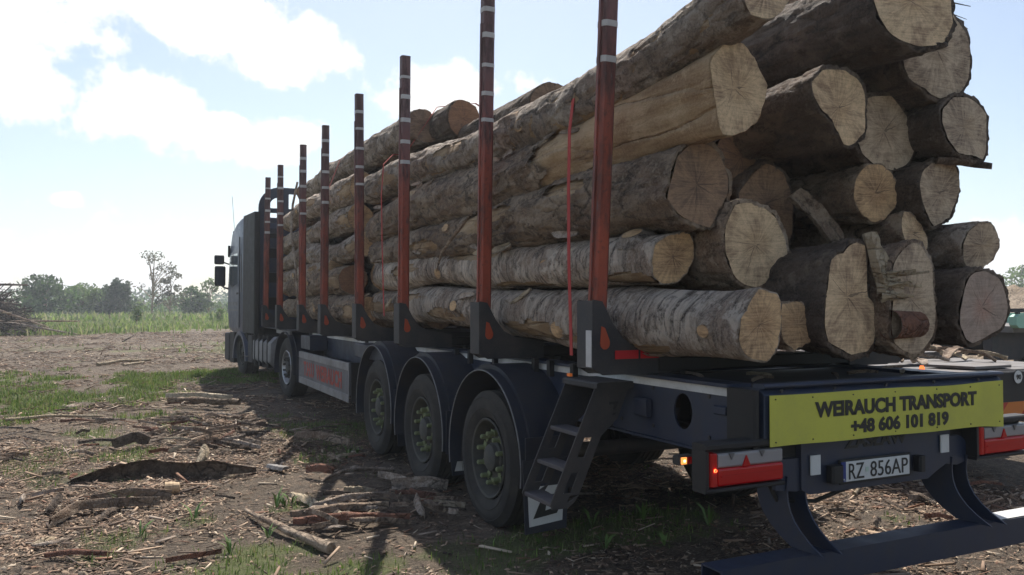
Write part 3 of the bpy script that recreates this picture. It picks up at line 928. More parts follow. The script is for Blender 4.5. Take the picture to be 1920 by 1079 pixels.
BG, BB, BD, BP = M['bark_grey'], M['bark_brown'], M['bark_dark'], M['bark_pale']
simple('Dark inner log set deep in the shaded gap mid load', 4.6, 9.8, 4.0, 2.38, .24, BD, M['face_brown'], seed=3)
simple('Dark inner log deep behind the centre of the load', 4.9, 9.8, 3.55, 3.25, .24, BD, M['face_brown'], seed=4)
simple('Grey log on top with its round brown end beside the third last stake', 9.1, 15.8, 3.22, 3.86, .215, BG, M['face_brown'], seed=5, hi=True, dz=.05)
simple('Broad orange-brown cut end on top of the load, left of the second last stake', 8.55, 15, 3.52, 3.86, .21, BD, M['face_red'], seed=6, hi=True)
simple('Grey log humped above the top left log near the second last stake', 6.6, 8.45, 3.62, 3.58, .24, BD, M['face_brown'], seed=7, hi=True)
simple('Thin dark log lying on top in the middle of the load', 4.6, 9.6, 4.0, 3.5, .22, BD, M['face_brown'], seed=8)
# front bundle
fb = [(10.6, 2.98, 1.66, .19, BB, 'face_tan', 'Log with torn yellow end, lowest in the front bundle'),
      (11.4, 3.0, 2.10, .21, BB, 'face_red', 'Reddish-brown round log end in the front bundle'),
      (10.5, 2.95, 2.55, .17, BG, 'face_cream', 'Grey log with a small pale end in the front bundle, third from the bottom'),
      (11.0, 2.98, 2.95, .19, BG, 'face_tan', 'Grey-brown bent log in the front bundle, fourth from the bottom'),
      (10.9, 3.0, 3.36, .20, BG, 'face_tan', 'Grey log near the top of the front bundle, below the topmost one'),
      (12.1, 2.92, 2.30, .13, BP, 'face_cream', 'Thin pale log squeezed against the stakes in the front bundle')]
for i, (y0, x, z, r, bk, fc, lb) in enumerate(fb):
    simple(lb, y0, 16.4 - .15 * (i % 3), x, z, r, bk, M[fc], seed=20 + i, hi=True, kind='mid', knots=[(13.0 + i * .35, 185, .05, .04)], tears=[(y0 + .25, 190, .35, 30), (14.2 - i * .2, 170, .3, 18)], wob=1.8)
i = 0
for x, zs in ((3.45, (1.62, 2.05, 2.48, 2.92, 3.38)), (3.93, (1.6, 2.06, 2.52, 2.98, 3.44)), (4.42, (1.62, 2.1, 2.55, 3.0, 3.42)), (4.85, (1.6, 2.02, 2.45, 2.86, 3.25))):
    for z in zs:
        i += 1
        simple('Front bundle log hidden behind the stakes at the left side and the rear logs', 10.3 + (i * 37 % 11) * .06, 16.3, x, z, .2, (BG, BB, BD)[i % 3], M['face_brown'], seed=50 + i, group='inner logs of the front bundle')
# small log whose broken end shows over the right side of the load
simple('Grey log on top of the right side of the load behind the huge round end', 4.2, 9.7, 4.35, 3.75, .2, BG, M['face_brown'], seed=77)


# splintered holding wood between the two largest ends, shards and bits that hang from the load
def shard_mb(p0, p1, w, t, n=7, seed=0, taper=.2, curl=0.0, normal=(0, -1, 0), wig=.15):
    """strip of wood between two points with its own width, thickness, uneven edges and curl"""
    rg = random.Random(seed)
    p0, p1 = Vector(p0), Vector(p1)
    d = (p1 - p0)
    L_ = d.length
    t_ = d.normalized()
    nn = Vector(normal)
    s_ = t_.cross(nn).normalized()
    nn = s_.cross(t_).normalized()
    mb = MB()
    ph = rg.uniform(0, 6)
    for i in range(n + 1):
        u = i / n
        ww = w * (taper + (1 - taper) * math.sin(math.pi * min(1, .12 + u * .9)) ** .6) * rg.uniform(.8, 1.15)
        c = p0 + d * u + s_ * math.sin(u * 3.1 + ph) * w * wig * 2 + nn * math.sin(u * math.pi) * curl + s_ * rg.uniform(-1, 1) * w * wig * .4
        for sx, sz in ((-.5, -.5), (-.2, -.62), (.2, -.55), (.5, -.4), (.5, .4), (.15, .6), (-.25, .5), (-.5, .4)):
            lift = (abs(sx) * 2) ** 2 * w * .22
            mb.v.append(tuple(c + s_ * sx * ww + nn * (sz * t + lift) + nn * rg.uniform(-.12, .12) * t))
    m_ = 8
    for i in range(n):
        for k in range(m_):
            a = i * m_ + k
            b = i * m_ + (k + 1) % m_
            mb.f.append((a, b, b + m_, a + m_))
    mb.f.append(tuple(range(m_ - 1, -1, -1)))
    mb.f.append(tuple(n * m_ + k for k in range(m_)))
    return mb


def piece(name, label, cat, mb, mat, group=None, org=None, smooth=40):
    if org is None:
        a = np.array(mb.v)
        org = (float(a[:, 0].mean()), float(a[:, 1].mean()), float(a[:, 2].min()))
    o = mb.build(name, mat, None, org, auto=smooth)
    o.location = org
    return tag(o, label, cat, group)


spl = empty('splintered_wood', (4.0, 3.27, 1.62), 'Torn pale splinters sticking out between the two largest log ends', 'splinters')
oz = (4.0, 3.27, 1.62)
shard_mb((3.93, 3.27, 1.78), (3.915, 3.31, 2.13), .085, .06, 9, 3, .6, 0, (0, -1, 0)).build('splintered_slab', M['splinter'], spl, oz, auto=30)
rs = random.Random(5)
for k in range(13):
    z = 1.73 + k * .013 + rs.uniform(-.008, .008)
    a = shard_mb((3.92, 3.25, z), (4.00 + rs.uniform(0, .05) + (.12 if k in (4, 8, 11) else 0), 3.17 + rs.uniform(-.05, .05), z + rs.uniform(-.035, .03)), rs.uniform(.012, .032), .012, 5, k, .08, 0, (0, 0, 1))
    a.build('splinter', M['splinter'], spl, oz, auto=30)
st = empty('broken_stub', (4.02, 3.2, 1.56), 'Reddish-brown broken stub of wood between the two largest log ends', 'wood stub')
MB().lathe([(0, .085), (.10, .08), (.24, .075), (.245, .05), (.25, .001)], (3.94, 3.22, 1.60), 0, 14).build('stub', M['redwood'], st, (4.02, 3.2, 1.56), auto=40)
piece('bark_shard', 'Dark ragged bark shard poking out below the D-shaped grey log end at the right edge', 'bark', shard_mb((4.62, 3.42, 2.615), (4.97, 3.28, 2.585), .08, .022, 8, 9, .1, .01, (0, 0, 1)), BD)
piece('split_fragment', 'Flat split plank leaning in the dark gap in the centre of the load', 'wood fragment', shard_mb((3.84, 3.85, 2.42), (4.07, 3.72, 2.07), .13, .04, 8, 12, .7, .0, (0, -1, 0)), BB)
piece('hanging_twig', 'Thin dry twig bending down over the front bundle beside the second stake', 'twig', MB().tube([(2.78, 14.4, 3.9), (2.72, 14.5, 3.5), (2.66, 14.3, 3.0), (2.7, 14.1, 2.4), (2.72, 14.0, 1.8), (2.75, 13.9, 1.6)], [.02, .022, .02, .018, .015, .008], 6), BG)
piece('loose_branch', 'Thin broken branch slanting over the left side logs between the two tall middle stakes', 'branch', MB().tube([(2.72, 6.4, 2.52), (2.70, 6.75, 2.36), (2.74, 7.2, 2.22), (2.80, 7.5, 2.05)], [.012, .016, .014, .006], 6), BB)

tw = MB()
for p, q, w_ in (((4.66, 3.46, 3.66), (4.92, 3.38, 3.64), .006), ((4.74, 3.46, 3.60), (4.91, 3.40, 3.56), .004), ((4.78, 3.46, 3.56), (4.92, 3.40, 3.50), .004)):
    piece('twig', ['Longest', 'Middle', 'Lowest'][[.66, .60, .56].index(round(p[2] - 3, 2))] + ' dry twig sticking out right of the huge round log end', 'twig', MB().tube([p, tuple((p[i] + q[i]) / 2 + (.0, 0, .008)[i] for i in range(3)), q], [w_, w_ * .8, w_ * .4], 5), BD)

rf = random.Random(61)
for k in range(22):
    y = rf.uniform(4.6, 11.5)
    z = rf.choice([1.83, 2.24, 2.60, 2.95]) + rf.uniform(-.05, .05)
    L_ = rf.uniform(.15, .5)
    x = 2.82
    zone = 'near the rear stake' if y < 6 else 'between the two tall middle stakes' if y < 8 else 'toward the front bundle'
    piece('bark_flap', ['Brown', 'Pale', 'Grey'][k % 3] + ' peeling bark flap on the side of the load, ' + zone, 'bark', shard_mb((x, y, z), (x - rf.uniform(-.02, .05), y + L_, z + rf.uniform(-.12, .08)), rf.uniform(.02, .06), .010, 6, 500 + k, .2, rf.uniform(0, .02), (-1, 0, .2)), [BB, M['splinter'], BG][k % 3], 'bark flaps on the side of the load')

# ------------------------------------------------------------------ trailer
TO = (3.9, 3.2, 0.0)
trailer = empty('timber_trailer', TO, 'Dark navy timber semi-trailer with red stakes carrying the big stack of logs', 'trailer')
T = lambda mb, name, mat, parent=None, **kw: mb.build(name, mat, parent or trailer, TO, **kw)


def holed_plate(mb, axis_, lo, hi, rect, holes):
    """rect (a0,a1,b0,b1); circular/elliptic holes (ca, cb, ra, rb); built as strips around each hole"""
    a0, a1, b0, b1 = rect
    xs = sorted(holes)
    cur = a0
    for ca, cb, ra, rb in xs:
        l, r = ca - ra * 1.25, ca + ra * 1.25
        if l > cur: mb.prism([(cur, b0), (l, b0), (l, b1), (cur, b1)], axis_, lo, hi)
        n = 28
        ring = [(ca + ra * math.cos(2 * math.pi * k / n), cb + rb * math.sin(2 * math.pi * k / n)) for k in range(n)]
        def outer(w):
            c, s = math.cos(w), math.sin(w)
            sx = (r - ca) / abs(c) if abs(c) > 1e-6 else 1e9
            sz = ((b1 - cb) if s > 0 else (cb - b0)) / abs(s) if abs(s) > 1e-6 else 1e9
            t = min(sx, sz)
            return (ca + c * t, cb + s * t)
        ws = [2 * math.pi * k / n for k in range(n)]
        corners = [math.atan2(b1 - cb, r - ca), math.atan2(b1 - cb, l - ca), math.atan2(b0 - cb, l - ca) % (2 * math.pi), math.atan2(b0 - cb, r - ca) % (2 * math.pi)]
        ws = sorted(set(ws + corners))
        for i in range(len(ws)):
            w0, w1 = ws[i], ws[(i + 1) % len(ws)]
            q = [(ca + ra * math.cos(w0), cb + rb * math.sin(w0)), outer(w0), outer(w1 if w1 > 0 or i < len(ws) - 1 else 0.0), (ca + ra * math.cos(w1), cb + rb * math.sin(w1))]
            mb.prism(q, axis_, lo, hi)
        cur = r
    if cur < a1: mb.prism([(cur, b0), (a1, b0), (a1, b1), (cur, b1)], axis_, lo, hi)
    return mb


# long beams
for side, x in ((0, 2.98), (1, 4.70)):
    mb = MB()
    holed_plate(mb, 0, x + .0, x + .012, (3.42, 5.2, .90, 1.262), [(3.86, 1.09, .085, .105)])
    holed_plate(mb, 0, x + .0, x + .012, (5.2, 14.0, .92, 1.262), [(6.55, 1.17, .05, .07), (8.1, 1.17, .05, .07), (9.5, 1.17, .05, .07)])
    mb.box(x + .0, x + .012, 14.0, 16.9, 1.10, 1.262)
    mb.box(x - .03, x + .14, 3.44, 16.9, 1.264, 1.284)
    mb.box(x - .02, x + .13, 3.44, 14.0, .885, .899)
    T(mb, 'chassis_beam', M['navy'])
T(MB().box(2.972, 2.979, 3.42, 14.0, 1.215, 1.26), 'white_edge_stripe', M['white'])
T(MB().box(2.972, 2.979, 3.30, 3.36, 1.2, 1.26), 'white_edge_stripe', M['white'])
for y in np.arange(4.6, 16.5, 1.1): T(MB().box(3.0, 4.70, y, y + .08, 1.0, 1.24), 'cross_member', M['black'])
# rear end: box with rounded top rail, tray
T(MB().box(3.0, 4.935, 3.215, 3.40, .975, 1.272, bev=.03), 'rear_crossbeam', M['navy'], bevel=.006)
T(MB().box(2.94, 2.98, 3.22, 3.44, .92, 1.27, bev=.01), 'beam_end_plate', M['black'])
T(MB().box(3.02, 4.92, 3.41, 4.3, 1.255, 1.263), 'rear_tray', M['dustblack'])
T(MB().box(3.0, 4.94, 3.21, 3.30, 1.274, 1.30, bev=.01), 'rear_lip', M['navy'])
# sign board: slightly warped sheet
mb = MB()
nS = 24
for i in range(nS + 1):
    u = i / nS
    x = 3.022 + u * (4.908 - 3.022)
    wv = .006 * math.sin(u * 9 + 1) + .004 * math.sin(u * 23)
    zt = 1.243 - .006 * math.sin(u * 11) * (1 if u > .55 else .3)
    zb = .978 - (.012 if u > .9 else 0) * (u - .9) * 10 + .002 * math.sin(u * 17)
    for yy in (3.196 + wv * .1, 3.199 + wv * .1):
        mb.v += [(x, yy, zb), (x, yy, zt)]
for i in range(nS):
    a = i * 4
    mb.f += [(a, a + 4, a + 5, a + 1), (a + 2, a + 3, a + 7, a + 6), (a + 1, a + 5, a + 7, a + 3), (a, a + 2, a + 6, a + 4)]
mb.f += [(0, 1, 3, 2), (nS * 4, nS * 4 + 2, nS * 4 + 3, nS * 4 + 1)]
sign = T(mb, 'name_board', M['yellow'])
text_obj('lettering', 'WEIRAUCH TRANSPORT', M['ink'], sign, 3.335, 4.655, 1.110, 1.196, 3.1943, TO, .045)
text_obj('lettering', '+48 606 101 819', M['ink'], sign, 3.60, 4.40, 1.008, 1.090, 3.1943, TO, .045)
for x in (3.06, 3.32, 3.62, 3.95, 4.3, 4.6, 4.87):
    for z in (1.0, 1.222): T(MB().lathe([(-.003, .001), (-.003, .004), (.002, .004)], (x, 3.1955, z), 1, 8), 'rivet', M['ink'], sign)
# rear lower panel with plate, maker's name half hidden under the board
T(MB().prism([(3.30, .72), (3.36, .69), (4.30, .69), (4.38, .73), (4.50, .78), (4.50, .975), (3.30, .975)], 1, 3.26, 3.30), 'rear_panel', M['navy'])
T(MB().box(3.12, 4.72, 3.302, 3.40, .80, .972), 'rear_panel_brace', M['black'])
text_obj('lettering', 'ZASŁAW', M['ink'], trailer, 3.62, 4.12, .915, .985, 3.258, TO, .03)
pl = T(MB().box(3.56, 4.12, 3.235, 3.248, .728, .862, bev=.004), 'licence_plate', M['ink'])
T(MB().box(3.598, 4.104, 3.229, 3.234, .742, .85), 'plate_field', M['plate'], pl)
T(MB().box(3.565, 3.597, 3.229, 3.234, .742, .85), 'plate_country_band', M['plateblue'], pl)
text_obj('lettering', 'RZ', M['ink'], pl, 3.618, 3.735, .753, .839, 3.2275, TO, .0)
text_obj('lettering', '856AP', M['ink'], pl, 3.785, 4.088, .753, .839, 3.2275, TO, .0)
text_obj('lettering', 'PL', M['plate'], pl, 3.571, 3.591, .747, .76, 3.2275, TO, .0)
T(MB().box(3.748, 3.77, 3.2265, 3.2275, .785, .812), 'plate_sticker', plain('pale_green_sticker', (.42, .52, .44), .5), pl)
T(MB().box(3.47, 3.555, 3.2, 3.255, .745, .84, bev=.01), 'plate_lamp', M['black'])
T(MB().box(4.16, 4.21, 3.2, 3.255, .75, .84, bev=.01), 'plate_lamp', M['black'])
for x0, z0 in ((3.355, .795), (4.40, .835)):
    T(MB().box(x0, x0 + .075, 3.245, 3.256, z0, z0 + .105, bev=.004), 'white_reflector', M['plate'])
# round rope hooks
for cx, cz in ((3.30, .83), (4.60, .865)):
    mb = MB()
    arc = [(cx - .17 + .001, cz - .1), (cx - .17, cz + .06)] + [(cx - .02 + .10 * math.cos(R(a)), cz - .04 + .10 * math.sin(R(a))) for a in range(100, -41, -20)] + [(cx - .02, cz - .12)]
    mb.prism(arc, 1, 3.275, 3.30)
    T(mb, 'hook_plate', M['navy'])
# lamps
for s, x0 in ((0, 2.645), (1, 4.70)):
    x1 = x0 + .475
    hs = MB()
    hs.box(x0 - .035, x1 + .01, 3.2035, 3.31, .985, 1.02, bev=.008)
    hs.box(x0 - .035, x1 + .01, 3.2035, 3.31, .775, .795, bev=.006)
    hs.box(x0 - .035, x0 - .015, 3.2035, 3.31, .796, .984)
    hs.box(x0 - .014, x1, 3.27, 3.30, .796, .984)
    lh = T(hs, 'lamp_housing', M['black'])
    T(MB().box(x0, x0 + .045, 3.205, 3.268, .805, .97, bev=.008), 'red_lens', M['redlens'], lh, bevel=.004)
    T(MB().box(x0 + .047, x1 - .003, 3.205, 3.268, .805, .893, bev=.008), 'red_lens', M['redlens'], lh, bevel=.004)
    T(MB().box(x0 + .047, x1 - .003, 3.208, 3.268, .895, .968, bev=.008), 'clear_lens', M['clear'], lh, bevel=.004)
    T(MB().prism([(x0 + .20, .897), (x0 + .25, .897), (x0 + .225, .95)], 1, 3.200, 3.209), 'red_reflector_triangle', M['redlens'], lh)
    for dx in (.13, .33): T(MB().prism([(x0 + dx - .018, .967), (x0 + dx + .018, .967), (x0 + dx, .935)], 1, 3.201, 3.2065), 'lens_divider', plain('smoked_lens', (.10, .10, .105), .3), lh)
    T(MB().box(x0 + .06, x1 - .02, 3.200, 3.2045, .85, .858), 'lens_rib', M['redlens'], lh)
    if s == 0: T(MB().lathe([(-.006, .007), (0, .009)], (x0 + .022, 3.200, .888), 1, 10), 'lit_point', M['redlit'], lh)
# outline marker on a rubber arm, left
ar = T(MB().tube([(2.86, 3.40, .86), (2.78, 3.43, .89), (2.70, 3.44, .905)], [.022, .02, .018], 8), 'marker_arm', M['rubber'], auto=50)
T(MB().box(2.61, 2.70, 3.41, 3.47, .88, .93, bev=.01), 'marker_body', M['rubber'], ar)
T(MB().box(2.66, 2.695, 3.402, 3.409, .888, .923), 'marker_lens', M['redlens'], ar)
T(MB().box(2.617, 2.65, 3.402, 3.409, .888, .923), 'marker_lens', M['amber'], ar)
T(MB().box(2.63, 2.64, 3.3985, 3.4015, .90, .91), 'lit_point', plain('marker_glow', (1, .8, .5), .3, emit=(1, .62, .3), es=5), ar)

# underrun bar: hollow square tube; curved toothed brackets
mb = MB()
X0, X1, Ya, Yb, Za, Zb, t = 2.60, 5.22, 3.08, 3.23, .285, .435, .008
mb.box(X0, X1, Ya, Yb, Zb - t, Zb).box(X0, X1, Ya, Yb, Za, Za + t).box(X0, X1, Ya, Ya + t, Za + t, Zb - t).box(X0, X1, Yb - t, Yb, Za + t, Zb - t)
T(mb, 'underrun_bar', M['navy'])
T(MB().box(X0, X1, Ya - .002, Ya + .02, Zb + .001, Zb + .004), 'bar_edge', M['navy'])
T(MB().box(4.70, 5.22, Ya + .004, Yb - .004, Zb + .0015, Zb + .004), 'sunlit_end_patch', M['white'])  # white sheet stands in for sunlight on the right end of the bar top
for bx in (3.20, 4.52):
    for dx in (0, .13):
        back, front = [], []
        for i in range(9):
            u = i / 8
            z = .80 - u * (.80 - .437)
            yc = 3.46 - .28 * (u ** 3)
            front.append((yc - .20 + .04 * u, z))
            back.append((yc + .03 + .03 * u, z))
        T(MB().prism(front + back[::-1], 0, bx + dx, bx + dx + .01), 'bracket_plate', M['navy'])
    mb = MB()
    for i in range(22):
        u = i / 21
        z = .78 - u * .33
        yc = 3.46 - .28 * (u ** 3) + .035
        mb.box(bx + .135, bx + .175, yc - .02, yc + .02, z, z + .008)
    T(mb, 'bracket_teeth', M['black'])
    T(MB().box(bx - .04, bx + .20, 3.31, 3.55, .785, .90, bev=.01), 'bracket_hinge', M['navy'])

# stakes, bolsters
SY = [(4.25, 4.03), (5.95, 5.86), (7.98, 7.98), (9.65, 9.65), (11.56, 11.53), (13.10, 13.06), (15.1, 15.1), (16.72, 16.66)]
ZT = 4.285
for i, (yb, yt) in enumerate(SY):
    for s in (0, 1):
        xo = 2.62 if s == 0 else 5.07
        org_ = (xo + (0 if s == 0 else .11), yb, 1.36)
        lean = math.atan2(yb - yt, ZT - 1.36)
        w = .048
        e = .016
        poly = [(-w + e, -w), (w - e, -w), (w, -w + e), (w, w - e), (w - e, w), (-w + e, w), (-w, w - e), (-w, -w + e)]
        mb = MB().prism(poly, 2, 0, ZT - 1.36)
        mb.box(-w - .012, -w + .003, -.012, .012, .0, 2.6)
        o = mb.build('stake', M['stake'], trailer, (0, 0, 0))
        o.location = (org_[0] - TO[0], org_[1] - TO[1], org_[2])
        o.rotation_euler = (lean, R(random.uniform(-.5, .5)), 0)
        if s == 0:
            for zb in (4.07, 3.865, 3.625, 3.40, 3.19):
                hb = .018 + random.uniform(-.004, .004)
                g = .0025
                pb = [(x * (1 + g / w), y * (1 + g / w)) for x, y in poly]
                MB().prism(pb, 2, zb - 1.36 - hb, zb - 1.36 + hb).build('white_marking', M['whitebar'], o)
            MB().prism([(x * 1.04, y * 1.04) for x, y in poly], 2, ZT - 1.36, ZT - 1.355).build('stake_cap', M['dustblack'], o)
    # bolster: channel with sloping black cheeks and a tear-shaped opening that shows the red paint
    b = MB()
    b.box(2.60, 5.20, yb - .085, yb + .085, 1.30, 1.385, bev=.01)
    bo = T(b, 'bolster', M['black'])
    for s in (0, 1):
        f = (lambda x: x) if s == 0 else (lambda x: 7.8 - x)
        ch = [(f(2.552), 1.33), (f(2.62), 1.29), (f(3.12), 1.29), (f(3.12), 1.415), (f(3.0), 1.44), (f(2.86), 1.46), (f(2.76), 1.51), (f(2.69), 1.60), (f(2.615), 1.735), (f(2.552), 1.745)]
        if s: ch = ch[::-1]
        for ya in (yb - .092, yb + .075):
            T(MB().prism(ch, 1, ya, ya + .014), 'cheek_plate', M['dustblack'], bo)
        T(MB().box(min(f(2.545), f(2.551)), max(f(2.545), f(2.551)), yb - .09, yb + .09, 1.33, 1.74), 'pocket_side', M['dustblack'], bo)
    tear = [(2.630 + .034 * math.sin(R(a)), 1.485 - .040 * math.cos(R(a))) for a in range(-110, 111, 20)] + [(2.630, 1.575), (2.605, 1.585)]
    T(MB().prism(tear, 1, yb - .0975, yb - .0925), 'tear_opening', plain('orange_red_paint_%d' % i, (.42, .075, .03), .5), bo)
    T(MB().box(2.96, 3.10, yb - .06, yb + .06, 1.286, 1.299).box(4.70, 4.84, yb - .06, yb + .06, 1.286, 1.299), 'bolster_foot', M['black'], bo)
    T(MB().box(3.30, 3.34, yb - .05, yb + .05, 1.0, 1.299), 'bolster_post', M['black'], bo)
T(MB().box(2.700, 2.868, 4.149, 4.153, 1.385, 1.437), 'red_tape', M['redtape'])
T(MB().box(2.885, 3.075, 4.149, 4.153, 1.385, 1.437), 'red_tape', M['redtape'])
T(MB().box(2.538, 2.5435, 4.165, 4.225, 1.34, 1.56), 'worn_white_edge', M['whitebar'])
T(MB().box(3.02, 3.18, 4.14, 4.156, 1.30, 1.44, bev=.01), 'bracket_block', M['black'])
T(MB().box(2.93, 2.971, 4.16, 4.30, 1.02, 1.13, bev=.01), 'shackle_block', M['navy'])
T(MB().box(2.955, 2.971, 3.46, 3.56, 1.11, 1.16, bev=.01), 'bolt_plate', M['navy'])
T(MB().box(2.78, 2.80, 4.84, 4.88, 1.225, 1.245), 'side_marker', M['amberdim'])

for y in (3.62, 4.15, 4.5, 4.95, 5.5):
    for z in (.97, 1.20):
        T(MB().lathe([(-.008, .001), (-.008, .011), (0, .013)], (2.979, y, z), 0, 6), 'bolt', M['dustblack'])
for x in (3.12, 3.5, 3.9, 4.3, 4.7):
    T(MB().lathe([(-.006, .001), (-.006, .009), (.002, .011)], (x, 3.214, 1.262), 1, 6), 'bolt', M['dustblack'])
T(MB().tube([(3.05, 3.36, .95), (3.2, 3.34, .66), (3.5, 3.36, .62), (3.8, 3.36, .68)], .012, 6), 'cable', M['rubber'], auto=50)
T(MB().tube([(2.96, 4.6, .92), (2.95, 5.0, .80), (2.97, 5.4, .86), (3.0, 5.8, .75)], .014, 6), 'air_hose', M['rubber'], auto=50)
# mudguards
WY = [(5.87, .51), (7.42, .525), (8.93, .575)]
AX = 'wheel'
def arc_pts(cy, cz, r, a0, a1, n):
    return [(cy + r * math.cos(R(a0 + (a1 - a0) * k / n)), cz + r * math.sin(R(a0 + (a1 - a0) * k / n))) for k in range(n + 1)]


def mudguard(cy, cz, x0, x1, parent, r=.69, org=TO):
    out = arc_pts(cy, cz, r + .012, -12, 188, 30)
    inn = arc_pts(cy, cz, r, -12, 188, 30)
    # a0 < 0 is the forward end, 188 the rear one; outer skirt is angular like the moulded guard
    g = MB()
    n = len(out)
    b0 = 0
    for x in (x0, x1):
        g.v += [(x, y, z) for y, z in out] + [(x, y, z) for y, z in inn]
    for k in range(n - 1):
        g.f += [(k, k + 1, 2 * n + k + 1, 2 * n + k), (n + k, 3 * n + k, 3 * n + k + 1, n + k + 1), (k, n + k, n + k + 1, k + 1), (2 * n + k, 2 * n + k + 1, 3 * n + k + 1, 3 * n + k)]
    g.f += [(0, 2 * n, 3 * n, n), (n - 1, 2 * n - 1, 4 * n - 1, 3 * n - 1)]
    mg = g.build('mudguard', M['plastic'], parent, org, auto=50)
    sg = 1 if x0 < x1 else -1
    # moulded shoulder set in from the outer edge, and the square rear apron
    out2 = arc_pts(cy, cz, r + .05, 20, 160, 24)
    g = MB()
    xs0, xs1 = sorted((x0 + sg * .07, x1 - sg * .0))
    g.prism(out2 + arc_pts(cy, cz, r + .014, 160, 20, 24), 0, xs0, xs1)
    g.build('shoulder', M['plastic'], mg, org, auto=50)
    g = MB().tube([(x0 - sg * .004, y, z) for y, z in arc_pts(cy, cz, r + .004, -12, 188, 36)], .0045, 6)
    g.build('edge_trim', M['trim'] if org is TO else M['plastic'], mg, org, auto=50)
    return mg


for i, (wy, wz) in enumerate(WY):
    mudguard(wy, wz, 2.575, 3.03, trailer)
    mudguard(wy, wz, 5.225, 4.77, trailer)
    T(MB().box(2.60, 3.03, wy - .715, wy - .70, wz - .12, wz + .26), 'mudguard_apron', M['plastic'])
# flap behind the last wheel and small ones between
def flap(y, z0, z1, x0, x1, logo):
    mb = MB()
    mb.prism([(x0 + .02, z0), (x1 - .03, z0 + .015), (x1, z1), (x0, z1)], 1, y, y + .012)
    fo = T(mb, 'mud_flap', M['plastic'])
    if logo:
        T(MB().prism([(x0 + .05, z0 + .05), (x1 - .065, z0 + .075), (x1 - .05, z0 + .33), (x0 + .035, z0 + .33)], 1, y - .003, y - .001), 'white_panel', M['plate'], fo)
        e = MB()
        cx, cz = (x0 + x1) / 2 - .01, z0 + .19
        e.prism([(cx - .10, cz - .085), (cx + .09, cz - .06), (cx + .115, cz - .01), (cx - .005, cz - .035), (cx + .01, cz + .035), (cx - .045, cz + .03)], 1, y - .006, y - .0035)
        e.prism([(cx - .075, cz + .06), (cx + .11, cz + .085), (cx + .065, cz + .005), (cx + .035, cz + .0), (cx + .055, cz + .045), (cx - .05, cz + .03)], 1, y - .0062, y - .0037)
        e.prism([(cx - .03, cz + .12), (cx - .065, cz + .075), (cx + .03, cz + .088)], 1, y - .006, y - .0035)
        T(e, 'emblem', M['ink'], fo)
    return fo
flap(5.12, .10, .62, 2.56, 2.94, True)
flap(6.66, .22, .50, 2.62, 3.0, False)
flap(8.2, .24, .50, 2.62, 3.0, False)
T(MB().prism([(2.66, .26), (2.82, .26), (2.80, .42), (2.70, .40)], 1, 6.655, 6.658), 'white_panel', M['plate'])
flap(5.12, .10, .62, 4.86, 5.24, True)


# wheels
def tyre_mb(r, w, super_single=True):
    h = w / 2
    prof = [(-h * .80, r * .60), (-h * .97, r * .70), (-h, r * .82), (-h * .93, r * .93), (-h * .80, r * .985)]
    for k in range(5):
        a = -h * .80 + (h * 1.6) * k / 5
        b = a + h * .32
        prof += [(a + .003, r), (b - .012, r), (b - .010, r - .012), (b - .002, r - .012)]
    prof += [(h * .80, r * .985), (h * .93, r * .93), (h, r * .82), (h * .97, r * .70), (h * .80, r * .60)]
    return prof


def wheel(name, loc, parent, side, r=.53, w=.385, nuts=True, rimmat='rim', rr=.315):
    """origin at the hub; side -1 = faces -X"""
    s = side
    P = lambda pr: [(-s * a if s > 0 else a, b) for a, b in pr]
    o = MB()
    h = w / 2
    # rim: outer lip, barrel, disc
    o.lathe([(-h * .86 * 1, rr), (-h * .90, rr - .008), (-h * .86, rr - .022), (-h * .55, rr - .035), (-h * .2, rr - .05), (-h * .1, rr - .055), (-h * .30, .235), (-h * .42, .225), (-h * .45, .16), (-h * .45, .09)], (0, 0, 0), 0, 40)
    if s > 0: o.v = [(-x, y, z) for x, y, z in o.v]
    wo_ = o.build(name, M[rimmat], parent, auto=35)
    wo_.location = loc
    t = MB().lathe(tyre_mb(r, w), (0, 0, 0), 0, 64)
    for rr_ in (r * .90, r * .74):       # moulded sidewall rings
        t.lathe([(-h * 1.0, rr_ - .004), (-h * 1.012, rr_), (-h * 1.0, rr_ + .004)], (0, 0, 0), 0, 64)
    if s > 0: t.v = [(-x, y, z) for x, y, z in t.v]
    t.build('tyre', M['rubber'], wo_, auto=30)
    hub = MB().lathe([(-h * .4, .135), (-h * .55, .13), (-h * .60, .11), (-h * .78, .105), (-h * .83, .09), (-h * .83, .001)], (0, 0, 0), 0, 28)
    if s > 0: hub.v = [(-x, y, z) for x, y, z in hub.v]
    hub.build('hub', M['rim'], wo_, auto=35)
    me = None
    for k in range(10):
        a = 2 * math.pi * k / 10 + .3
        if me is None:
            nb = MB().lathe([(0, .026), (-.03, .026), (-.034, .019), (-.085, .019), (-.092, .013), (-.092, .001)], (0, 0, 0), 0, 8)
            nb.box(-.030, -.026, -.024, .024, -.024, .052)
            if s > 0: nb.v = [(-x, y, z) for x, y, z in nb.v]
            no = nb.build('wheel_nut', M['nut'] if nuts else M['rim'], wo_, auto=35)
            me = no.data
        else:
            no = bpy.data.objects.new('wheel_nut', me)
            link(no, wo_)
        no.location = (-h * .44 * (1 if s < 0 else -1), .19 * math.cos(a) * (1 if nuts else .85), .19 * math.sin(a) * (1 if nuts else .85))
        no.rotation_euler = (R(random.uniform(0, 360)), 0, 0)
    return wo_


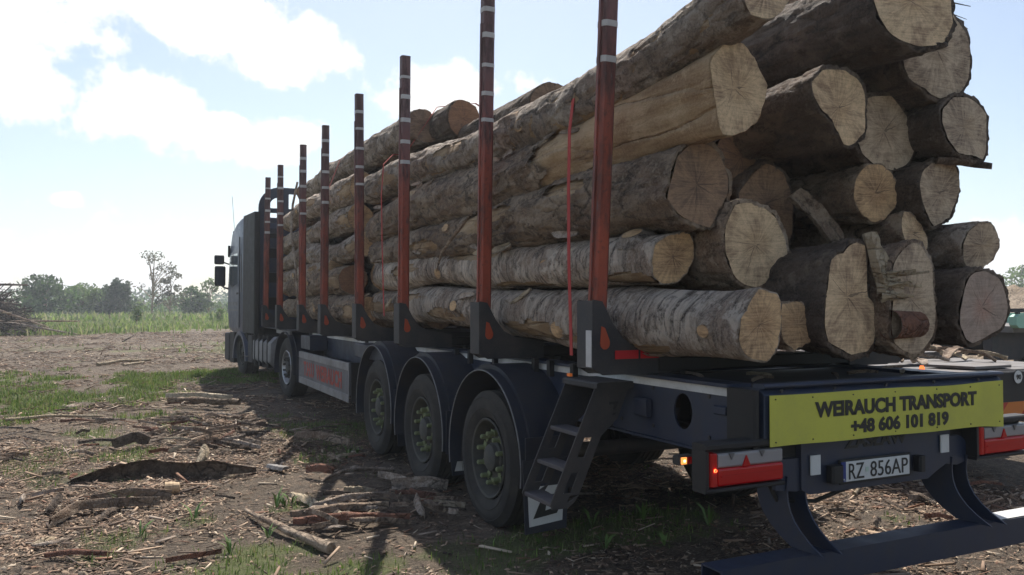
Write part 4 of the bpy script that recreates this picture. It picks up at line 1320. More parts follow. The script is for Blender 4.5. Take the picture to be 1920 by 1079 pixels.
for wy, wz in WY:
    wheel('wheel', (2.60 + .19 - TO[0], wy - TO[1], wz), trailer, -1)
    wheel('wheel', (5.20 - .19 - TO[0], wy - TO[1], wz), trailer, 1)
    T(MB().tube([(2.95, wy, wz), (4.85, wy, wz)], .065, 12), 'axle', M['dustblack'], auto=50)
    T(MB().box(3.05, 3.13, wy - .1, wy + .5, wz + .07, wz + .14).box(4.65, 4.73, wy - .1, wy + .5, wz + .07, wz + .14), 'suspension_arm', M['black'])
    T(MB().lathe([(0, .1), (.05, .12), (.22, .12), (.27, .1)], (3.1, wy - .35, wz + .12), 2, 20).lathe([(0, .1), (.05, .12), (.22, .12), (.27, .1)], (4.7, wy - .35, wz + .12), 2, 20), 'air_bag', M['rubber'], auto=40)

# ladder: two slotted cheek plates leaning outwards, three treads
def cheek(y, name='ladder_cheek'):
    mb = MB()
    # centre line from top (x=2.80,z=1.24) to bottom (x=2.45,z=.46)
    def P(s, t): return (2.80 - .35 * t + s, 1.22 - .76 * t)
    left = [P(-.10, 0.0), P(-.10, .10), P(-.088, .35), P(-.088, .92), P(-.06, 1.0)]
    right = [P(.06, 1.0), P(.095, .90), P(.095, .52), P(.17, .36), P(.17, 0)]
    # strips so that two slots stay open
    def q(s0, t0, s1, t1): mb.prism([P(s0, t0), P(s1, t0), P(s1, t1), P(s0, t1)], 1, y, y + .008)
    mb.prism([P(-.088, 0), P(.17, 0), P(.17, .30), P(.095, .44), P(-.088, .44)], 1, y, y + .008)
    q(-.088, .44, -.025, .96)
    q(.030, .44, .095, .90)
    q(-.025, .60, .030, .72)
    q(-.025, .88, .030, .96)
    mb.prism([P(-.088, .96), P(.030, .96), P(.095, .90), P(.08, .96), P(.05, 1.0), P(-.06, 1.0)], 1, y, y + .008)
    o = T(mb, name, M['dustblack'])
    return o


cheek(4.38)
cheek(4.76)
for t in (.42, .70, .97):
    x, z = 2.80 - .35 * t, 1.22 - .76 * t
    T(MB().box(x - .07, x + .06, 4.389, 4.759, z - .012, z + .014, bev=.003), 'ladder_tread', M['tread'])
tz = MB()
tz.prism([(2.80, 1.10), (2.87, 1.10), (2.845, 1.05), (2.83, 1.05), (2.843, 1.083), (2.80, 1.083)], 1, 4.375, 4.379)
tz.prism([(2.83, 1.03), (2.85, 1.03), (2.845, 1.015), (2.825, 1.015)], 1, 4.375, 4.379)
T(tz, 'ladder_emblem', M['ink'])
T(MB().box(2.70, 2.98, 4.36, 4.80, 1.18, 1.225, bev=.01), 'ladder_mount', M['dustblack'])

# aluminium side box with lettering, brackets
sb = T(MB().box(2.60, 2.62, 10.07, 13.19, .59, 1.0), 'side_panel_board', M['alu2'])
for z0, z1 in ((.50, .60), (.90, .995)): T(MB().box(2.588, 2.60, 10.06, 13.20, z0, z1, bev=.003), 'board_rail', M['alu'], sb)
T(MB().box(2.59, 2.60, 10.06, 10.09, .601, .899).box(2.59, 2.60, 13.16, 13.20, .601, .899).box(2.592, 2.60, 12.2, 12.215, .601, .899), 'board_edge', M['alu'], sb)
text_obj('lettering', 'T.H.U  WEIRAUCH', M['redink'], sb, 12.85, 10.45, .64, .86, 2.597, TO, .03, face='side')
T(MB().box(2.62, 2.98, 10.05, 10.08, .50, 1.0), 'panel_end', M['black'])
T(MB().box(2.62, 2.98, 13.16, 13.19, .58, 1.0), 'panel_end', M['black'])
T(MB().box(2.63, 2.97, 10.1, 13.15, .58, .60), 'stowage_floor', M['black'])
T(MB().box(2.66, 2.97, 9.0 - .2, 10.03, 1.08, 1.25, bev=.01), 'side_bracket_box', M['navy'])
T(MB().box(2.70, 2.97, 12.9, 13.6, 1.02, 1.24, bev=.01), 'side_bracket_box', M['navy'])
for x in (3.1, 4.6):
    T(MB().box(x, x + .12, 12.2, 12.32, .45, 1.25, bev=.01).box(x - .03, x + .15, 12.15, 12.37, .40, .45), 'landing_leg', M['dustblack'])
for y in (5.0, 5.35, 5.6, 6.35, 6.9, 7.25, 9.15, 10.4): T(MB().box(2.90, 2.94, y, y + .05, 1.18, 1.30), 'lashing_bracket', M['black'])
T(MB().tube([(3.3, 4.0, .95), (3.4, 6.0, .8), (3.35, 9.0, .85), (3.3, 12.0, .95)], .02, 6), 'brake_hose', M['rubber'])
T(MB().lathe([(0, .001), (0, .12), (.02, .14), (.6, .14), (.62, .12), (.62, .001)], (3.5, 10.4, .78), 0, 20), 'air_tank', M['dustblack'], auto=40)

# headboard frame at the front: posts with rounded upper corners, cross bars
hb = MB()
y0, y1 = 16.90, 16.98
def barp(poly): hb.prism(poly, 1, y0, y1)
Lx, Rx, top, rad, tw = 2.50, 5.30, 4.14, .42, .20
for sx, cx in ((-1, Lx + rad), (1, Rx - rad)):
    o_ = [(cx + sx * rad * math.cos(R(a)), top - rad + rad * math.sin(R(a))) for a in range(0, 91, 10)]
    i_ = [(cx + sx * (rad - tw) * math.cos(R(a)), top - rad + (rad - tw) * math.sin(R(a))) for a in range(90, -1, -10)]
    barp(o_ + i_)
barp([(Lx, 1.3), (Lx + tw, 1.3), (Lx + tw, top - rad), (Lx, top - rad)])
barp([(Rx - tw, 1.3), (Rx, 1.3), (Rx, top - rad), (Rx - tw, top - rad)])
barp([(Lx + rad, top - .12), (Rx - rad, top - .12), (Rx - rad, top), (Lx + rad, top)])
for z, h_ in ((3.62, .09), (3.42, .08), (3.2, .1), (2.9, .2), (2.4, .3), (1.9, .3), (1.45, .2)):
    barp([(Lx + tw, z), (Rx - tw, z), (Rx - tw, z + h_), (Lx + tw, z + h_)])
for x in (2.95, 3.5, 4.2, 4.8): hb.box(x, x + .14, y0 + .002, y1 - .002, 1.3, top - .121)
T(hb, 'headboard', M['navy'])
T(MB().box(2.62, 5.18, 14.0, 16.9, 1.286, 1.30), 'front_deck_plate', M['dustblack'])
T(MB().box(2.64, 2.68, 14.3, 15.6, 1.22, 1.285), 'side_rail', M['alu'])


# ------------------------------------------------------------------ straps
def strap(label, y, pts, w=.038):
    mb = MB()
    P_ = [Vector((a, y + dy, b)) for a, dy, b in pts]
    for i, p in enumerate(P_):
        t = (P_[min(i + 1, len(P_) - 1)] - P_[max(i - 1, 0)]).normalized()
        nn = Vector((0, 1, 0)).cross(t).normalized()
        for sy in (-w / 2, w / 2):
            for k in (-.0015, .0015): mb.v.append(tuple(p + Vector((0, sy, 0)) + nn * k))
    for i in range(len(P_) - 1):
        a = i * 4
        mb.f += [(a, a + 4, a + 6, a + 2), (a + 1, a + 3, a + 7, a + 5), (a, a + 1, a + 5, a + 4), (a + 2, a + 6, a + 7, a + 3)]
    org = (2.7, y, 1.3)
    o = mb.build('cargo_strap', M['strap'], None, org)
    o.location = org
    tag(o, label, 'strap', 'red straps over the load')


strap('Red cargo strap pulled over the load just ahead of the tall rear stake', 4.74, [(2.70, -.06, 1.38), (2.70, -.05, 1.60), (2.705, -.02, 2.0), (2.715, 0, 2.5), (2.735, .02, 2.9), (2.775, .04, 3.12), (2.81, .05, 3.22), (2.88, .05, 3.31), (3.02, .05, 3.34), (3.3, .05, 3.45), (3.55, .05, 3.62), (4.0, .05, 3.78), (4.4, .05, 3.98), (4.8, .05, 3.75), (5.05, .05, 3.2), (5.1, 0, 1.4)])
strap('Red cargo strap over the load between the third and fourth stakes counted from the rear', 9.1, [(2.70, -.18, 1.60), (2.70, -.16, 1.75), (2.70, -.09, 2.4), (2.71, -.02, 3.0), (2.74, 0, 3.36), (2.85, 0, 3.48), (3.0, 0, 3.50), (3.2, 0, 3.8), (3.4, 0, 4.1), (3.9, 0, 4.2), (4.5, 0, 3.9), (5.05, 0, 3.2), (5.1, 0, 1.4)], .038)
strap('Red cargo strap near the middle of the front bundle of logs', 12.05, [(2.74, 0, 1.38), (2.68, 0, 1.8), (2.70, 0, 2.6), (2.76, 0, 3.4), (2.95, 0, 3.9), (3.2, 0, 4.11), (3.7, 0, 4.17), (4.4, 0, 3.8), (5.0, 0, 3.4), (5.1, 0, 1.4)], .04)

# ------------------------------------------------------------------ tractor
TR = (2.60, 14.60, .12)
tractor = empty('truck_tractor', TR, 'Grey-blue truck cab and tractor unit pulling the loaded timber trailer', 'truck', rz=R(4.5))
K = lambda mb, name, mat, parent=None, **kw: mb.build(name, mat, parent or tractor, (0, 0, 0), **kw)
K(MB().box(.80, .90, -1.0, 4.9, .75, .98, bev=.01).box(1.60, 1.70, -1.0, 4.9, .75, .98, bev=.01), 'chassis_rail', M['black'])
K(MB().prism([(-.55, .98), (.55, .98), (.45, 1.10), (-.35, 1.10)], 0, .7, 1.8), 'fifth_wheel', M['dustblack'])
# cab shell in YZ profile, extruded, bevelled
prof = [(3.35, 1.02), (4.55, 1.02), (4.98, 1.10), (5.10, 1.55), (5.08, 2.05), (4.92, 2.85), (4.66, 3.25), (4.20, 3.42), (3.7, 3.50), (3.35, 3.50)]
cab = K(MB().prism(prof, 0, .03, 2.47), 'cab_body', M['navy2'], bevel=.06, auto=40)
K(MB().prism([(3.35, 2.86), (4.80, 2.86), (4.60, 3.27), (4.15, 3.45), (3.7, 3.53), (3.35, 3.53)], 0, .12, 2.38), 'roof_cap', M['navy2'], cab, bevel=.07, auto=40)
dr = K(MB().prism([(3.80, 1.12), (4.72, 1.12), (4.96, 1.5), (4.95, 2.05), (4.78, 2.80), (3.80, 2.84)], 0, .012, .028), 'cab_door', M['navy2'], bevel=.006)
K(MB().prism([(3.92, 2.10), (4.50, 2.02), (4.86, 2.16), (4.72, 2.74), (3.92, 2.76)], 0, .004, .010), 'side_window', M['glass'], dr)
K(MB().box(.0, .012, 4.36, 4.385, 2.06, 2.75), 'window_post', M['black'], dr)
K(MB().box(.0, .011, 3.85, 4.0, 1.86, 1.90, bev=.004), 'door_handle', M['black'], dr)
K(MB().box(.006, .0115, 3.84, 4.9, 1.50, 1.53), 'door_trim', M['alu'], dr)
K(MB().prism([(.25, 2.12), (2.25, 2.12), (2.2, 2.85), (.3, 2.85)], 1, 5.02, 5.06), 'windscreen', M['glass'])
K(MB().box(.1, 2.4, 5.06, 5.14, 1.15, 2.0, bev=.02), 'front_grille', M['black'])
K(MB().box(.0, 2.5, 4.75, 5.22, .38, 1.0, bev=.05), 'front_bumper', M['dustblack'], bevel=.02)
for x in (.08, 2.02): K(MB().box(x, x + .4, 5.22, 5.24, .62, .85, bev=.02), 'headlight', M['clear'])
# wheel arch and steps
mb = MB()
o_ = arc_pts(3.7, .40, .66, 5, 175, 20)
mb.prism(o_ + arc_pts(3.7, .40, .58, 175, 5, 20), 0, .0, .42)
K(mb, 'wheel_arch', M['navy2'], auto=40)
K(MB().box(.02, .35, 4.3, 4.75, .35, 1.02, bev=.02), 'step_box', M['black'])
K(MB().box(.04, .4, 2.62, 3.02, .45, 1.0, bev=.02), 'battery_box', M['dustblack'])
K(MB().box(.0, .3, 2.9, 3.1, .55, .57), 'entry_step', M['deck'])
# deflector / exhaust panels between cab and load
K(MB().box(-.01, .10, 2.25, 3.30, 1.05, 3.50, bev=.02), 'side_deflector', M['black'])
K(MB().box(-.004, .012, 3.70, 3.72, 1.15, 3.1), 'door_seam', M['black'])
K(MB().box(.008, .011, 3.90, 4.88, 1.62, 1.70), 'sun_highlight_band', M['trim'])  # lighter grey band painted as a sun highlight along the door
K(MB().box(-.02, .0, 3.45, 3.48, 1.9, 2.7, bev=.004), 'grab_rail', M['alu'])
K(MB().prism([(4.62, 3.12), (4.98, 3.02), (5.08, 2.92), (4.70, 3.05)], 0, .15, 2.35), 'sun_visor', M['black'])
K(MB().box(2.40, 2.46, 2.30, 2.92, 1.05, 3.40, bev=.02), 'side_deflector', M['black'])
K(MB().tube([(.22, 2.55, 1.0), (.22, 2.55, 3.5), (.22, 2.50, 3.62)], .075, 12), 'exhaust_stack', M['dustblack'], auto=40)
K(MB().tube([(2.28, 2.55, 1.0), (2.28, 2.55, 3.5)], .075, 12), 'exhaust_stack', M['dustblack'], auto=40)
K(MB().box(.14, 2.36, 2.86, 2.93, 1.0, 3.2), 'rear_cab_wall', M['black'])
# mirrors
mr = K(MB().tube([(.05, 4.90, 2.55), (-.06, 5.0, 2.60), (-.15, 5.02, 2.58)], .018, 8).tube([(.03, 4.92, 2.0), (-.06, 5.02, 2.03), (-.14, 5.02, 2.1)], .022, 8), 'mirror_arm', M['black'])
K(MB().box(-.27, -.04, 4.96, 5.06, 2.06, 2.52, bev=.05), 'mirror', M['plastic'], mr, bevel=.038)
K(MB().box(-.28, -.07, 4.96, 5.06, 2.555, 2.77, bev=.05), 'mirror', M['plastic'], mr, bevel=.038)
K(MB().box(-.02, .03, 4.80, 4.86, 2.72, 2.98, bev=.01), 'kerb_mirror', M['black'], mr)
K(MB().tube([(.1, 4.70, 3.25), (.04, 4.72, 4.1)], .005, 5), 'aerial', M['black'])
K(MB().box(.06, .13, 4.6, 4.72, 3.26, 3.30), 'aerial_foot', M['black'])
# tank with straps
tk = K(MB().box(.03, .62, 1.05, 2.52, .42, 1.02, bev=.12), 'fuel_tank', M['alu'], bevel=.02, auto=40)
for y in (1.28, 1.62, 1.96, 2.30): K(MB().box(.015, .635, y, y + .05, .41, 1.03, bev=.125), 'tank_strap', M['black'], tk)
K(MB().lathe([(0, .05), (.04, .05), (.04, .001)], (.35, 1.5, 1.02), 2, 14), 'tank_cap', M['black'], tk)
for x, s in ((.19, -1), (2.31, 1)):
    w_ = wheel('wheel', (x, 0, .52), tractor, s, .52, .32, False, 'chrome', .30)
    w_ = wheel('wheel', (x - .02 * s, 3.7, .52 + .13), tractor, s, .52, .32, False, 'rim', .30)
    mudguard(0, .52, .0 if s < 0 else 2.5, .5 if s < 0 else 2.0, tractor, .62, (0, 0, 0))
K(MB().box(.02, .5, -.78, -.765, .32, .75), 'mud_flap', M['plastic'])
K(MB().tube([(.1, 0, .52), (2.4, 0, .52)], .08, 10).tube([(.1, 3.7, .64), (2.4, 3.7, .64)], .06, 10), 'axle', M['dustblack'])
K(MB().box(.06, .1, -1.02, -.98, .72, .84, bev=.01), 'tail_bracket', M['alu'])

# ------------------------------------------------------------------ second vehicle at the right
LO = (8.0, 4.9, 0.0)
low = empty('flatbed_trailer', LO, 'Grey flatbed trailer littered with bark, standing behind the right side of the load', 'trailer')
W = lambda mb, name, mat, parent=None, **kw: mb.build(name, mat, parent or low, LO, **kw)
W(MB().box(6.75, 9.4, 6.6, 15.0, .98, 1.12, bev=.01), 'bed_frame', M['dustblack'])
k = 0
dme = None
for y in np.arange(6.62, 14.9, .62):
    for x in (6.80, 8.10):
        W(MB().box(x, x + 1.27, y, y + .60, 1.121, 1.135), 'deck_plate', M['deck'])
# chamfered rear platform of plates between low ribs
W(MB().prism([(6.62, 5.75), (7.02, 5.05), (9.2, 5.05), (9.2, 6.58), (6.62, 6.58)], 2, .96, 1.075), 'rear_platform', M['dustblack'])
for poly in ([(6.64, 5.77), (6.90, 5.32), (6.90, 6.56), (6.64, 6.56)], [(6.93, 5.27), (7.04, 5.08), (7.55, 5.08), (7.55, 6.56), (6.93, 6.56)], [(7.58, 5.08), (8.35, 5.08), (8.35, 6.56), (7.58, 6.56)], [(8.38, 5.08), (9.17, 5.08), (9.17, 6.56), (8.38, 6.56)]):
    W(MB().prism(poly, 2, 1.077, 1.085), 'platform_plate', M['deck'])
for y in (5.75, 6.15):
    W(MB().box(6.70, 7.5, y, y + .035, 1.087, 1.11), 'platform_rib', M['dustblack'])
W(MB().prism([(7.45, 5.12), (8.0, 5.12), (8.3, 5.6), (7.3, 5.6)], 2, 1.10, 1.125), 'loose_plate', M['deck'])
W(MB().box(6.7, 9.1, 6.58, 6.62, 1.06, 1.16), 'cross_rail', M['deck'])
W(MB().box(7.03, 9.3, 5.0, 5.045, .62, 1.072, bev=.01), 'rear_beam', M['black'])
W(MB().prism([(6.45, .95), (7.02, .80), (7.02, 1.07), (6.45, 1.07)], 1, 5.005, 5.045), 'side_wedge', M['black'])
W(MB().lathe([(-.004, .001), (-.004, .070), (0, .072)], (7.90, 4.995, 1.02), 1, 28), 'speed_disc', plain('disc_black_rim', (.02, .02, .02), .5))
W(MB().lathe([(-.005, .001), (-.005, .063), (-.004, .063)], (7.90, 4.994, 1.02), 1, 28), 'speed_disc', M['plate'])
text_obj('lettering', '90', M['ink'], low, 7.865, 7.935, .995, 1.045, 4.984, LO, .02)
mb = W(MB().box(7.35, 9.2, 4.992, 4.999, .66, .78), 'reflective_strip', plain('orange_reflective', (.55, .16, .02), .4))
m2 = MB()
for x in (7.5, 7.95, 8.4): m2.prism([(x, .66), (x + .12, .66), (x + .24, .78), (x + .12, .78)], 1, 4.9875, 4.991)
W(m2, 'reflective_bar', plain('red_reflective', (.42, .03, .02), .4), mb)
W(MB().prism([(6.52, 1.08), (6.60, 1.08), (6.56, 1.17)], 1, 5.0, 5.04), 'marker_lamp', plain('lit_orange_marker', (.8, .14, .03), .3, emit=(1, .22, .06), es=1.0))
for y in (8.3, 9.6, 10.9):
    for x, s in ((6.95, -1), (9.2, 1)):
        wheel('wheel', (x - LO[0], y - LO[1], .42 + float(gh(x, y))), low, s, .42, .30, False, 'rim', .25)
W(MB().box(7.2, 7.35, 6.6, 15.0, .7, .98).box(8.8, 8.95, 6.6, 15.0, .7, .98), 'chassis_rail', M['black'])
GO = (14.5, 8.0, 0.0)
gt = empty('green_trailer', GO, 'Mint green steel frame of another vehicle at the right edge, before the chip mound', 'trailer')
Q = lambda mb, name, mat: mb.build(name, mat, gt, GO)
Q(MB().prism([(12.49, 1.42), (12.56, 1.375), (16.8, 1.375), (16.8, 1.59), (12.58, 1.59), (12.49, 1.55)], 1, 7.9, 8.02), 'side_beam', M['mint'])
Q(MB().prism([(12.49, 1.42), (12.56, 1.375), (16.8, 1.375), (16.8, 1.59), (12.58, 1.59), (12.49, 1.55)], 1, 9.9, 10.02), 'side_beam', M['mint'])
Q(MB().box(12.6, 16.7, 8.03, 9.89, 1.30, 1.40), 'load_floor', M['deck'])
Q(MB().box(12.4, 17, 7.95, 8.0, 1.62, 1.68).box(12.6, 12.66, 7.95, 8.0, 1.592, 1.62), 'top_rail', M['dustblack'])
Q(MB().box(12.5, 16.8, 8.3, 8.45, .85, 1.299), 'chassis_rail', M['dustblack'])
Q(MB().box(12.5, 16.8, 9.4, 9.55, .85, 1.299), 'chassis_rail', M['dustblack'])
for x in (13.4, 15.9):
    for y, rz_ in ((8.15, -1), (9.75, 1)):
        w_ = wheel('wheel', (x - GO[0], y - GO[1], .45 + float(gh(x, y))), gt, -1, .45, .3, False, 'rim', .27)
        w_.rotation_euler = (0, 0, R(90 if rz_ < 0 else -90))
rr_ = random.Random(4)
for k in range(70):
    x, y = rr_.uniform(6.8, 9.2), rr_.uniform(5.2, 11.5)
    z = 1.145 if y > 6.6 else 1.12
    a = rr_.uniform(0, math.pi)
    L_ = rr_.uniform(.2, .8)
    p0 = (x, y, z + .01)
    p1 = (x + math.cos(a) * L_, y + math.sin(a) * L_ * .7, z + .02 + rr_.uniform(0, .10))
    piece('bark_strip', ['Brown', 'Pale', 'Grey'][k % 3] + (' bark strip on the level deck of the flatbed' if y > 6.6 else ' bark strip on the rear platform of the flatbed'), 'bark', shard_mb(p0, p1, rr_.uniform(.04, .1), .018, 5, k, .3, .03, (0, 0, 1)), [BB, M['splinter'], BG][k % 3], 'bark strips on the flatbed')

for k_, (x, y, a, L_, w_) in enumerate([(3.3, 3.62, .3, .22, .03), (3.6, 3.8, 2.0, .15, .04), (3.9, 3.55, .9, .25, .02), (4.2, 3.75, -.4, .2, .035), (4.5, 3.6, .6, .16, .03), (3.15, 3.9, 1.2, .3, .025), (4.7, 3.9, 0, .2, .03)]):
    piece('bark_strip', ['Brown', 'Pale', 'Grey'][k_ % 3] + ' bark fragment on the dark tray behind the yellow board', 'bark', shard_mb((x, y, 1.275), (x + math.cos(a) * L_, y + math.sin(a) * L_, 1.282), w_, .012, 5, 300 + k_, .3, .008, (0, 0, 1)), [BB, M['splinter'], BG][k_ % 3], 'bark fragments on the rear tray')
# chip mound far right
mx, my = 24.0, 12.8
rr = np.linspace(0, 7.5, 30)
th = np.linspace(0, 2 * np.pi, 64, endpoint=False)
RR, TH = np.meshgrid(rr, th, indexing='ij')
X = mx + RR * np.cos(TH) * 1.2
Y = my + RR * np.sin(TH)
H = 2.35 * np.exp(-(RR / 4.6) ** 2) * (1 + .6 * fbm(X * .6, Y * .6, 4)) + .3 * fbm(X * 2.5, Y * 2.5, 2)
H = np.where(RR > 7.3, -.2, H)
Z = gh(X, Y) + H
idm = np.arange(30 * 64).reshape(30, 64)
f = np.stack([idm[:-1], idm[1:], np.roll(idm, -1, 1)[1:], np.roll(idm, -1, 1)[:-1]], -1).reshape(-1, 4)
mc = np.array([.33, .265, .195]) * (1 + .8 * fbm(X * 4, Y * 4, 7).reshape(-1, 1)) 
M['mound'] = bark_mat('chip_heap', (.26, .195, .135), (.10, .07, .048), (.40, .31, .22), 1.0, 14, .2)
o = bpy.data.objects.new('wood_chip_mound', fast_mesh('wood_chip_mound', np.stack([X.ravel() - mx, Y.ravel() - my, Z.ravel()], -1), f, True, [M['mound']]))
o.location = (mx, my, 0)
link(o)
tag(o, 'Pale tan mound of wood chips in the distance at the right edge', 'mound')


# ------------------------------------------------------------------ litter pieces that can be told apart
def on(x, y, dz=0.0): return (x, y, float(gh(x, y)) + dz)


def slab(name, label, cat, pts, w, t, mat, seed=0, lift=(0, 0), curl=.02, group=None, taper=.25, stand=False):
    """a bark slab that follows several ground points"""
    rg = random.Random(seed)
    mb = MB()
    n = 14
    P_ = [Vector(p) for p in pts]
    cum = [0]
    for a, b in zip(P_, P_[1:]): cum.append(cum[-1] + (b - a).length)
    ring = 10
    for i in range(n + 1):
        s_ = cum[-1] * i / n
        j = max(k for k in range(len(cum)) if cum[k] <= s_ + 1e-6)
        j = min(j, len(P_) - 2)
        u = (s_ - cum[j]) / max(1e-6, cum[j + 1] - cum[j])
        c = P_[j].lerp(P_[j + 1], u)
        t_ = (P_[j + 1] - P_[j]).normalized()
        up = Vector((0, 0, 1))
        sd_ = t_.cross(up).normalized()
        if stand: sd_ = (sd_ * .35 + up * .95).normalized()
        nn = sd_.cross(t_).normalized()
        q = i / n
        ww = w * (taper + (1 - taper) * min(1, math.sin(math.pi * min(1, max(0, .06 + q * .9))) * 1.5)) * rg.uniform(.82, 1.12)
        for k in range(ring):
            a = k / ring
            if a < .5:
                v_ = a * 2 * 2 - 1
                zz = t * .5
            else:
                v_ = 1 - (a - .5) * 4
                zz = -t * .5
            arch = curl * (1 - v_ * v_) * 2
            mb.v.append(tuple(c + sd_ * v_ * ww * .5 + nn * (zz + arch + rg.uniform(-.1, .1) * t)))
    for i in range(n):
        for k in range(ring):
            a = i * ring + k
            b = i * ring + (k + 1) % ring
            mb.f.append((a, b, b + ring, a + ring))
    mb.f.append(tuple(range(ring - 1, -1, -1)))
    mb.f.append(tuple(n * ring + k for k in range(ring)))
    return piece(name, label, cat, mb, mat, group)


def branch(name, label, cat, pts, r0, r1, mat, seed=0, group=None, n=9):
    rg = random.Random(seed)
    P_ = [Vector(p) for p in pts]
    out, rad = [], []
    m_ = 4
    for a, b in zip(P_, P_[1:]):
        for k in range(m_):
            c = a.lerp(b, k / m_)
            out.append(c + Vector((rg.uniform(-1, 1), rg.uniform(-1, 1), rg.uniform(-.5, .5))) * r0 * .35)
    out.append(P_[-1])
    for k in range(len(out)): rad.append((r0 + (r1 - r0) * k / (len(out) - 1)) * rg.uniform(.85, 1.15))
    return piece(name, label, cat, MB().tube(out, rad, n), mat, group, smooth=60)


BK, SP, RW = M['bark_dark'], M['splinter'], M['redwood']
slab('bark_slab', 'Long dark curved bark slab lying across the sunny litter left of the trailer wheels', 'bark', [on(-.40, 8.72, .02), on(-.1, 8.74, .055), on(.3, 8.86, .09), on(.6, 8.60, .075), on(.85, 8.55, .08), on(1.24, 8.46, .05)], .19, .018, BK, 1, curl=.02, stand=True)
slab('bark_slab', 'Brown bark strip curving in the left foreground litter', 'bark', [on(-.46, 7.15, .03), on(-.3, 7.45, .07), on(-.05, 7.55, .05), on(.32, 7.46, .03)], .07, .012, BB, 2, curl=.03)
slab('bark_slab', 'Second brown bark strip just above the curving one in the left foreground', 'bark', [on(-.2, 7.75, .03), on(.1, 7.78, .06), on(.42, 7.7, .02)], .06, .012, BB, 22, curl=.03)
slab('bark_slab', 'Small pointed dark bark piece standing up in the left foreground', 'bark', [on(-.52, 7.60, .01), on(-.47, 7.70, .06), on(-.43, 7.80, .10)], .07, .01, BK, 3, taper=.5)
piece('wood_block', 'Small pale cut block of wood with a dark underside in the left foreground', 'wood block', MB().lathe([(0, .001), (0, .062), (.05, .06), (.12, .048), (.13, .001)], on(.38, 7.95, .045), 0, 14), M['face_cream'])
slab('wood_shard', 'Pale yellow split shard pointing to the rear wheels in the foreground', 'wood shard', [on(1.36, 7.2, .05), on(1.42, 6.95, .05), on(1.50, 6.62, .03)], .10, .02, SP, 5, curl=.008, taper=.15)
slab('wood_shard', 'Bright cream split shard beside the rear trailer wheel', 'wood shard', [on(2.26, 6.46, .06), on(2.45, 6.33, .05), on(2.58, 6.22, .05)], .065, .025, SP, 6, curl=.006, taper=.5)
branch('fallen_branch', 'Thick broken branch with grey bark lying in the foreground grass', 'branch', [on(.93, 6.85, .05), on(1.02, 6.45, .06), on(1.16, 6.0, .05), on(1.32, 5.58, .04)], .015, .038, BB, 7, n=12)
slab('wood_shard', 'Long orange-brown split board in the bark heap in the foreground', 'wood shard', [on(1.2, 6.28, .05), on(1.55, 6.12, .08), on(2.02, 5.98, .06)], .09, .03, M['redwood'], 8, curl=.01)
slab('wood_shard', 'Brown split board lying just behind the orange-brown one', 'wood shard', [on(1.2, 6.42, .06), on(1.6, 6.36, .09), on(1.95, 6.30, .08)], .07, .03, BB, 9, curl=.01)
slab('wood_shard', 'Greyish debarked strip on the bark heap next to the pale yellow shard', 'wood shard', [on(1.42, 6.58, .07), on(1.7, 6.62, .11), on(2.05, 6.62, .10)], .055, .025, BG, 10, curl=.01)
slab('wood_shard', 'Pale knobbly stick in the middle of the foreground bark heap', 'wood shard', [on(1.78, 7.05, .07), on(1.9, 6.95, .09), on(2.0, 6.9, .06)], .06, .04, SP, 11, curl=.01)
slab('wood_shard', 'Short pale upright stub next to the cream shard', 'wood shard', [on(2.15, 6.05, .03), on(2.17, 6.2, .06), on(2.2, 6.35, .1)], .07, .04, BG, 13)
slab('wood_shard', 'Small grey plank in the shade beyond the long bark slab', 'wood shard', [on(1.39, 8.6, .05), on(1.50, 8.26, .05)], .10, .025, M['deck'], 14, curl=.004, taper=.8)
branch('fallen_branch', 'Thin curved stick on the ground in front of the middle trailer wheel', 'branch', [on(1.7, 7.62, .03), on(1.95, 7.85, .06), on(2.2, 8.0, .06), on(2.52, 7.95, .04)], .014, .022, BG, 15)
slab('wood_shard', 'Pale strip leaning at the foot of the middle trailer wheel', 'wood shard', [on(2.25, 7.6, .04), on(2.36, 7.35, .06), on(2.45, 7.1, .03)], .05, .02, BG, 16)
slab('wood_shard', 'Grey curled bark piece lying before the gap between the two rear wheels', 'bark', [on(2.2, 7.0, .06), on(2.45, 6.8, .1), on(2.62, 6.75, .07)], .06, .015, BG, 17, curl=.04)
branch('fallen_branch', 'Brown log piece with a pale split top beyond the bark heap in the shade', 'branch', [on(.75, 14.3, .09), on(1.2, 13.9, .10), on(1.72, 13.5, .09)], .06, .05, BB, 18, n=12)
slab('wood_shard', 'Pale slab resting on the brown log piece in the shade', 'wood shard', [on(.68, 14.1, .16), on(1.1, 13.75, .19), on(1.6, 13.35, .17)], .10, .03, SP, 19)
branch('fallen_branch', 'Pale bare pole lying on the open dirt beyond the grass strip', 'branch', [on(-.5, 22.0, .05), on(.1, 22.7, .09), on(.75, 23.2, .06)], .05, .035, SP, 20)
branch('fallen_branch', 'Shorter pale stick beside the bare pole on the open dirt', 'branch', [on(.1, 21.6, .04), on(.55, 22.1, .06)], .035, .03, SP, 21)
branch('fallen_branch', 'Long grey stick lying before the grass strip at the left', 'branch', [on(-1.4, 13.0, .04), on(-.9, 13.1, .06), on(-.2, 13.05, .04)], .025, .02, SP, 23)
branch('fallen_branch', 'Thin stick lying in the shade under the rear of the trailer', 'branch', [on(2.9, 6.3, .03), on(3.3, 6.35, .05), on(3.9, 6.2, .03)], .012, .008, BG, 24)
branch('fallen_branch', 'Pale forked stick at the lower right below the lifted bar', 'branch', [on(5.9, 5.2, .03), on(6.4, 5.5, .06), on(6.9, 5.55, .05)], .018, .012, SP, 25)
branch('fallen_branch', 'Short dark twig hooked up out of the far dirt near the grass edge', 'branch', [on(.1, 37, .02), on(.4, 37.2, .18), on(.7, 37.6, .38)], .04, .015, BK, 26)
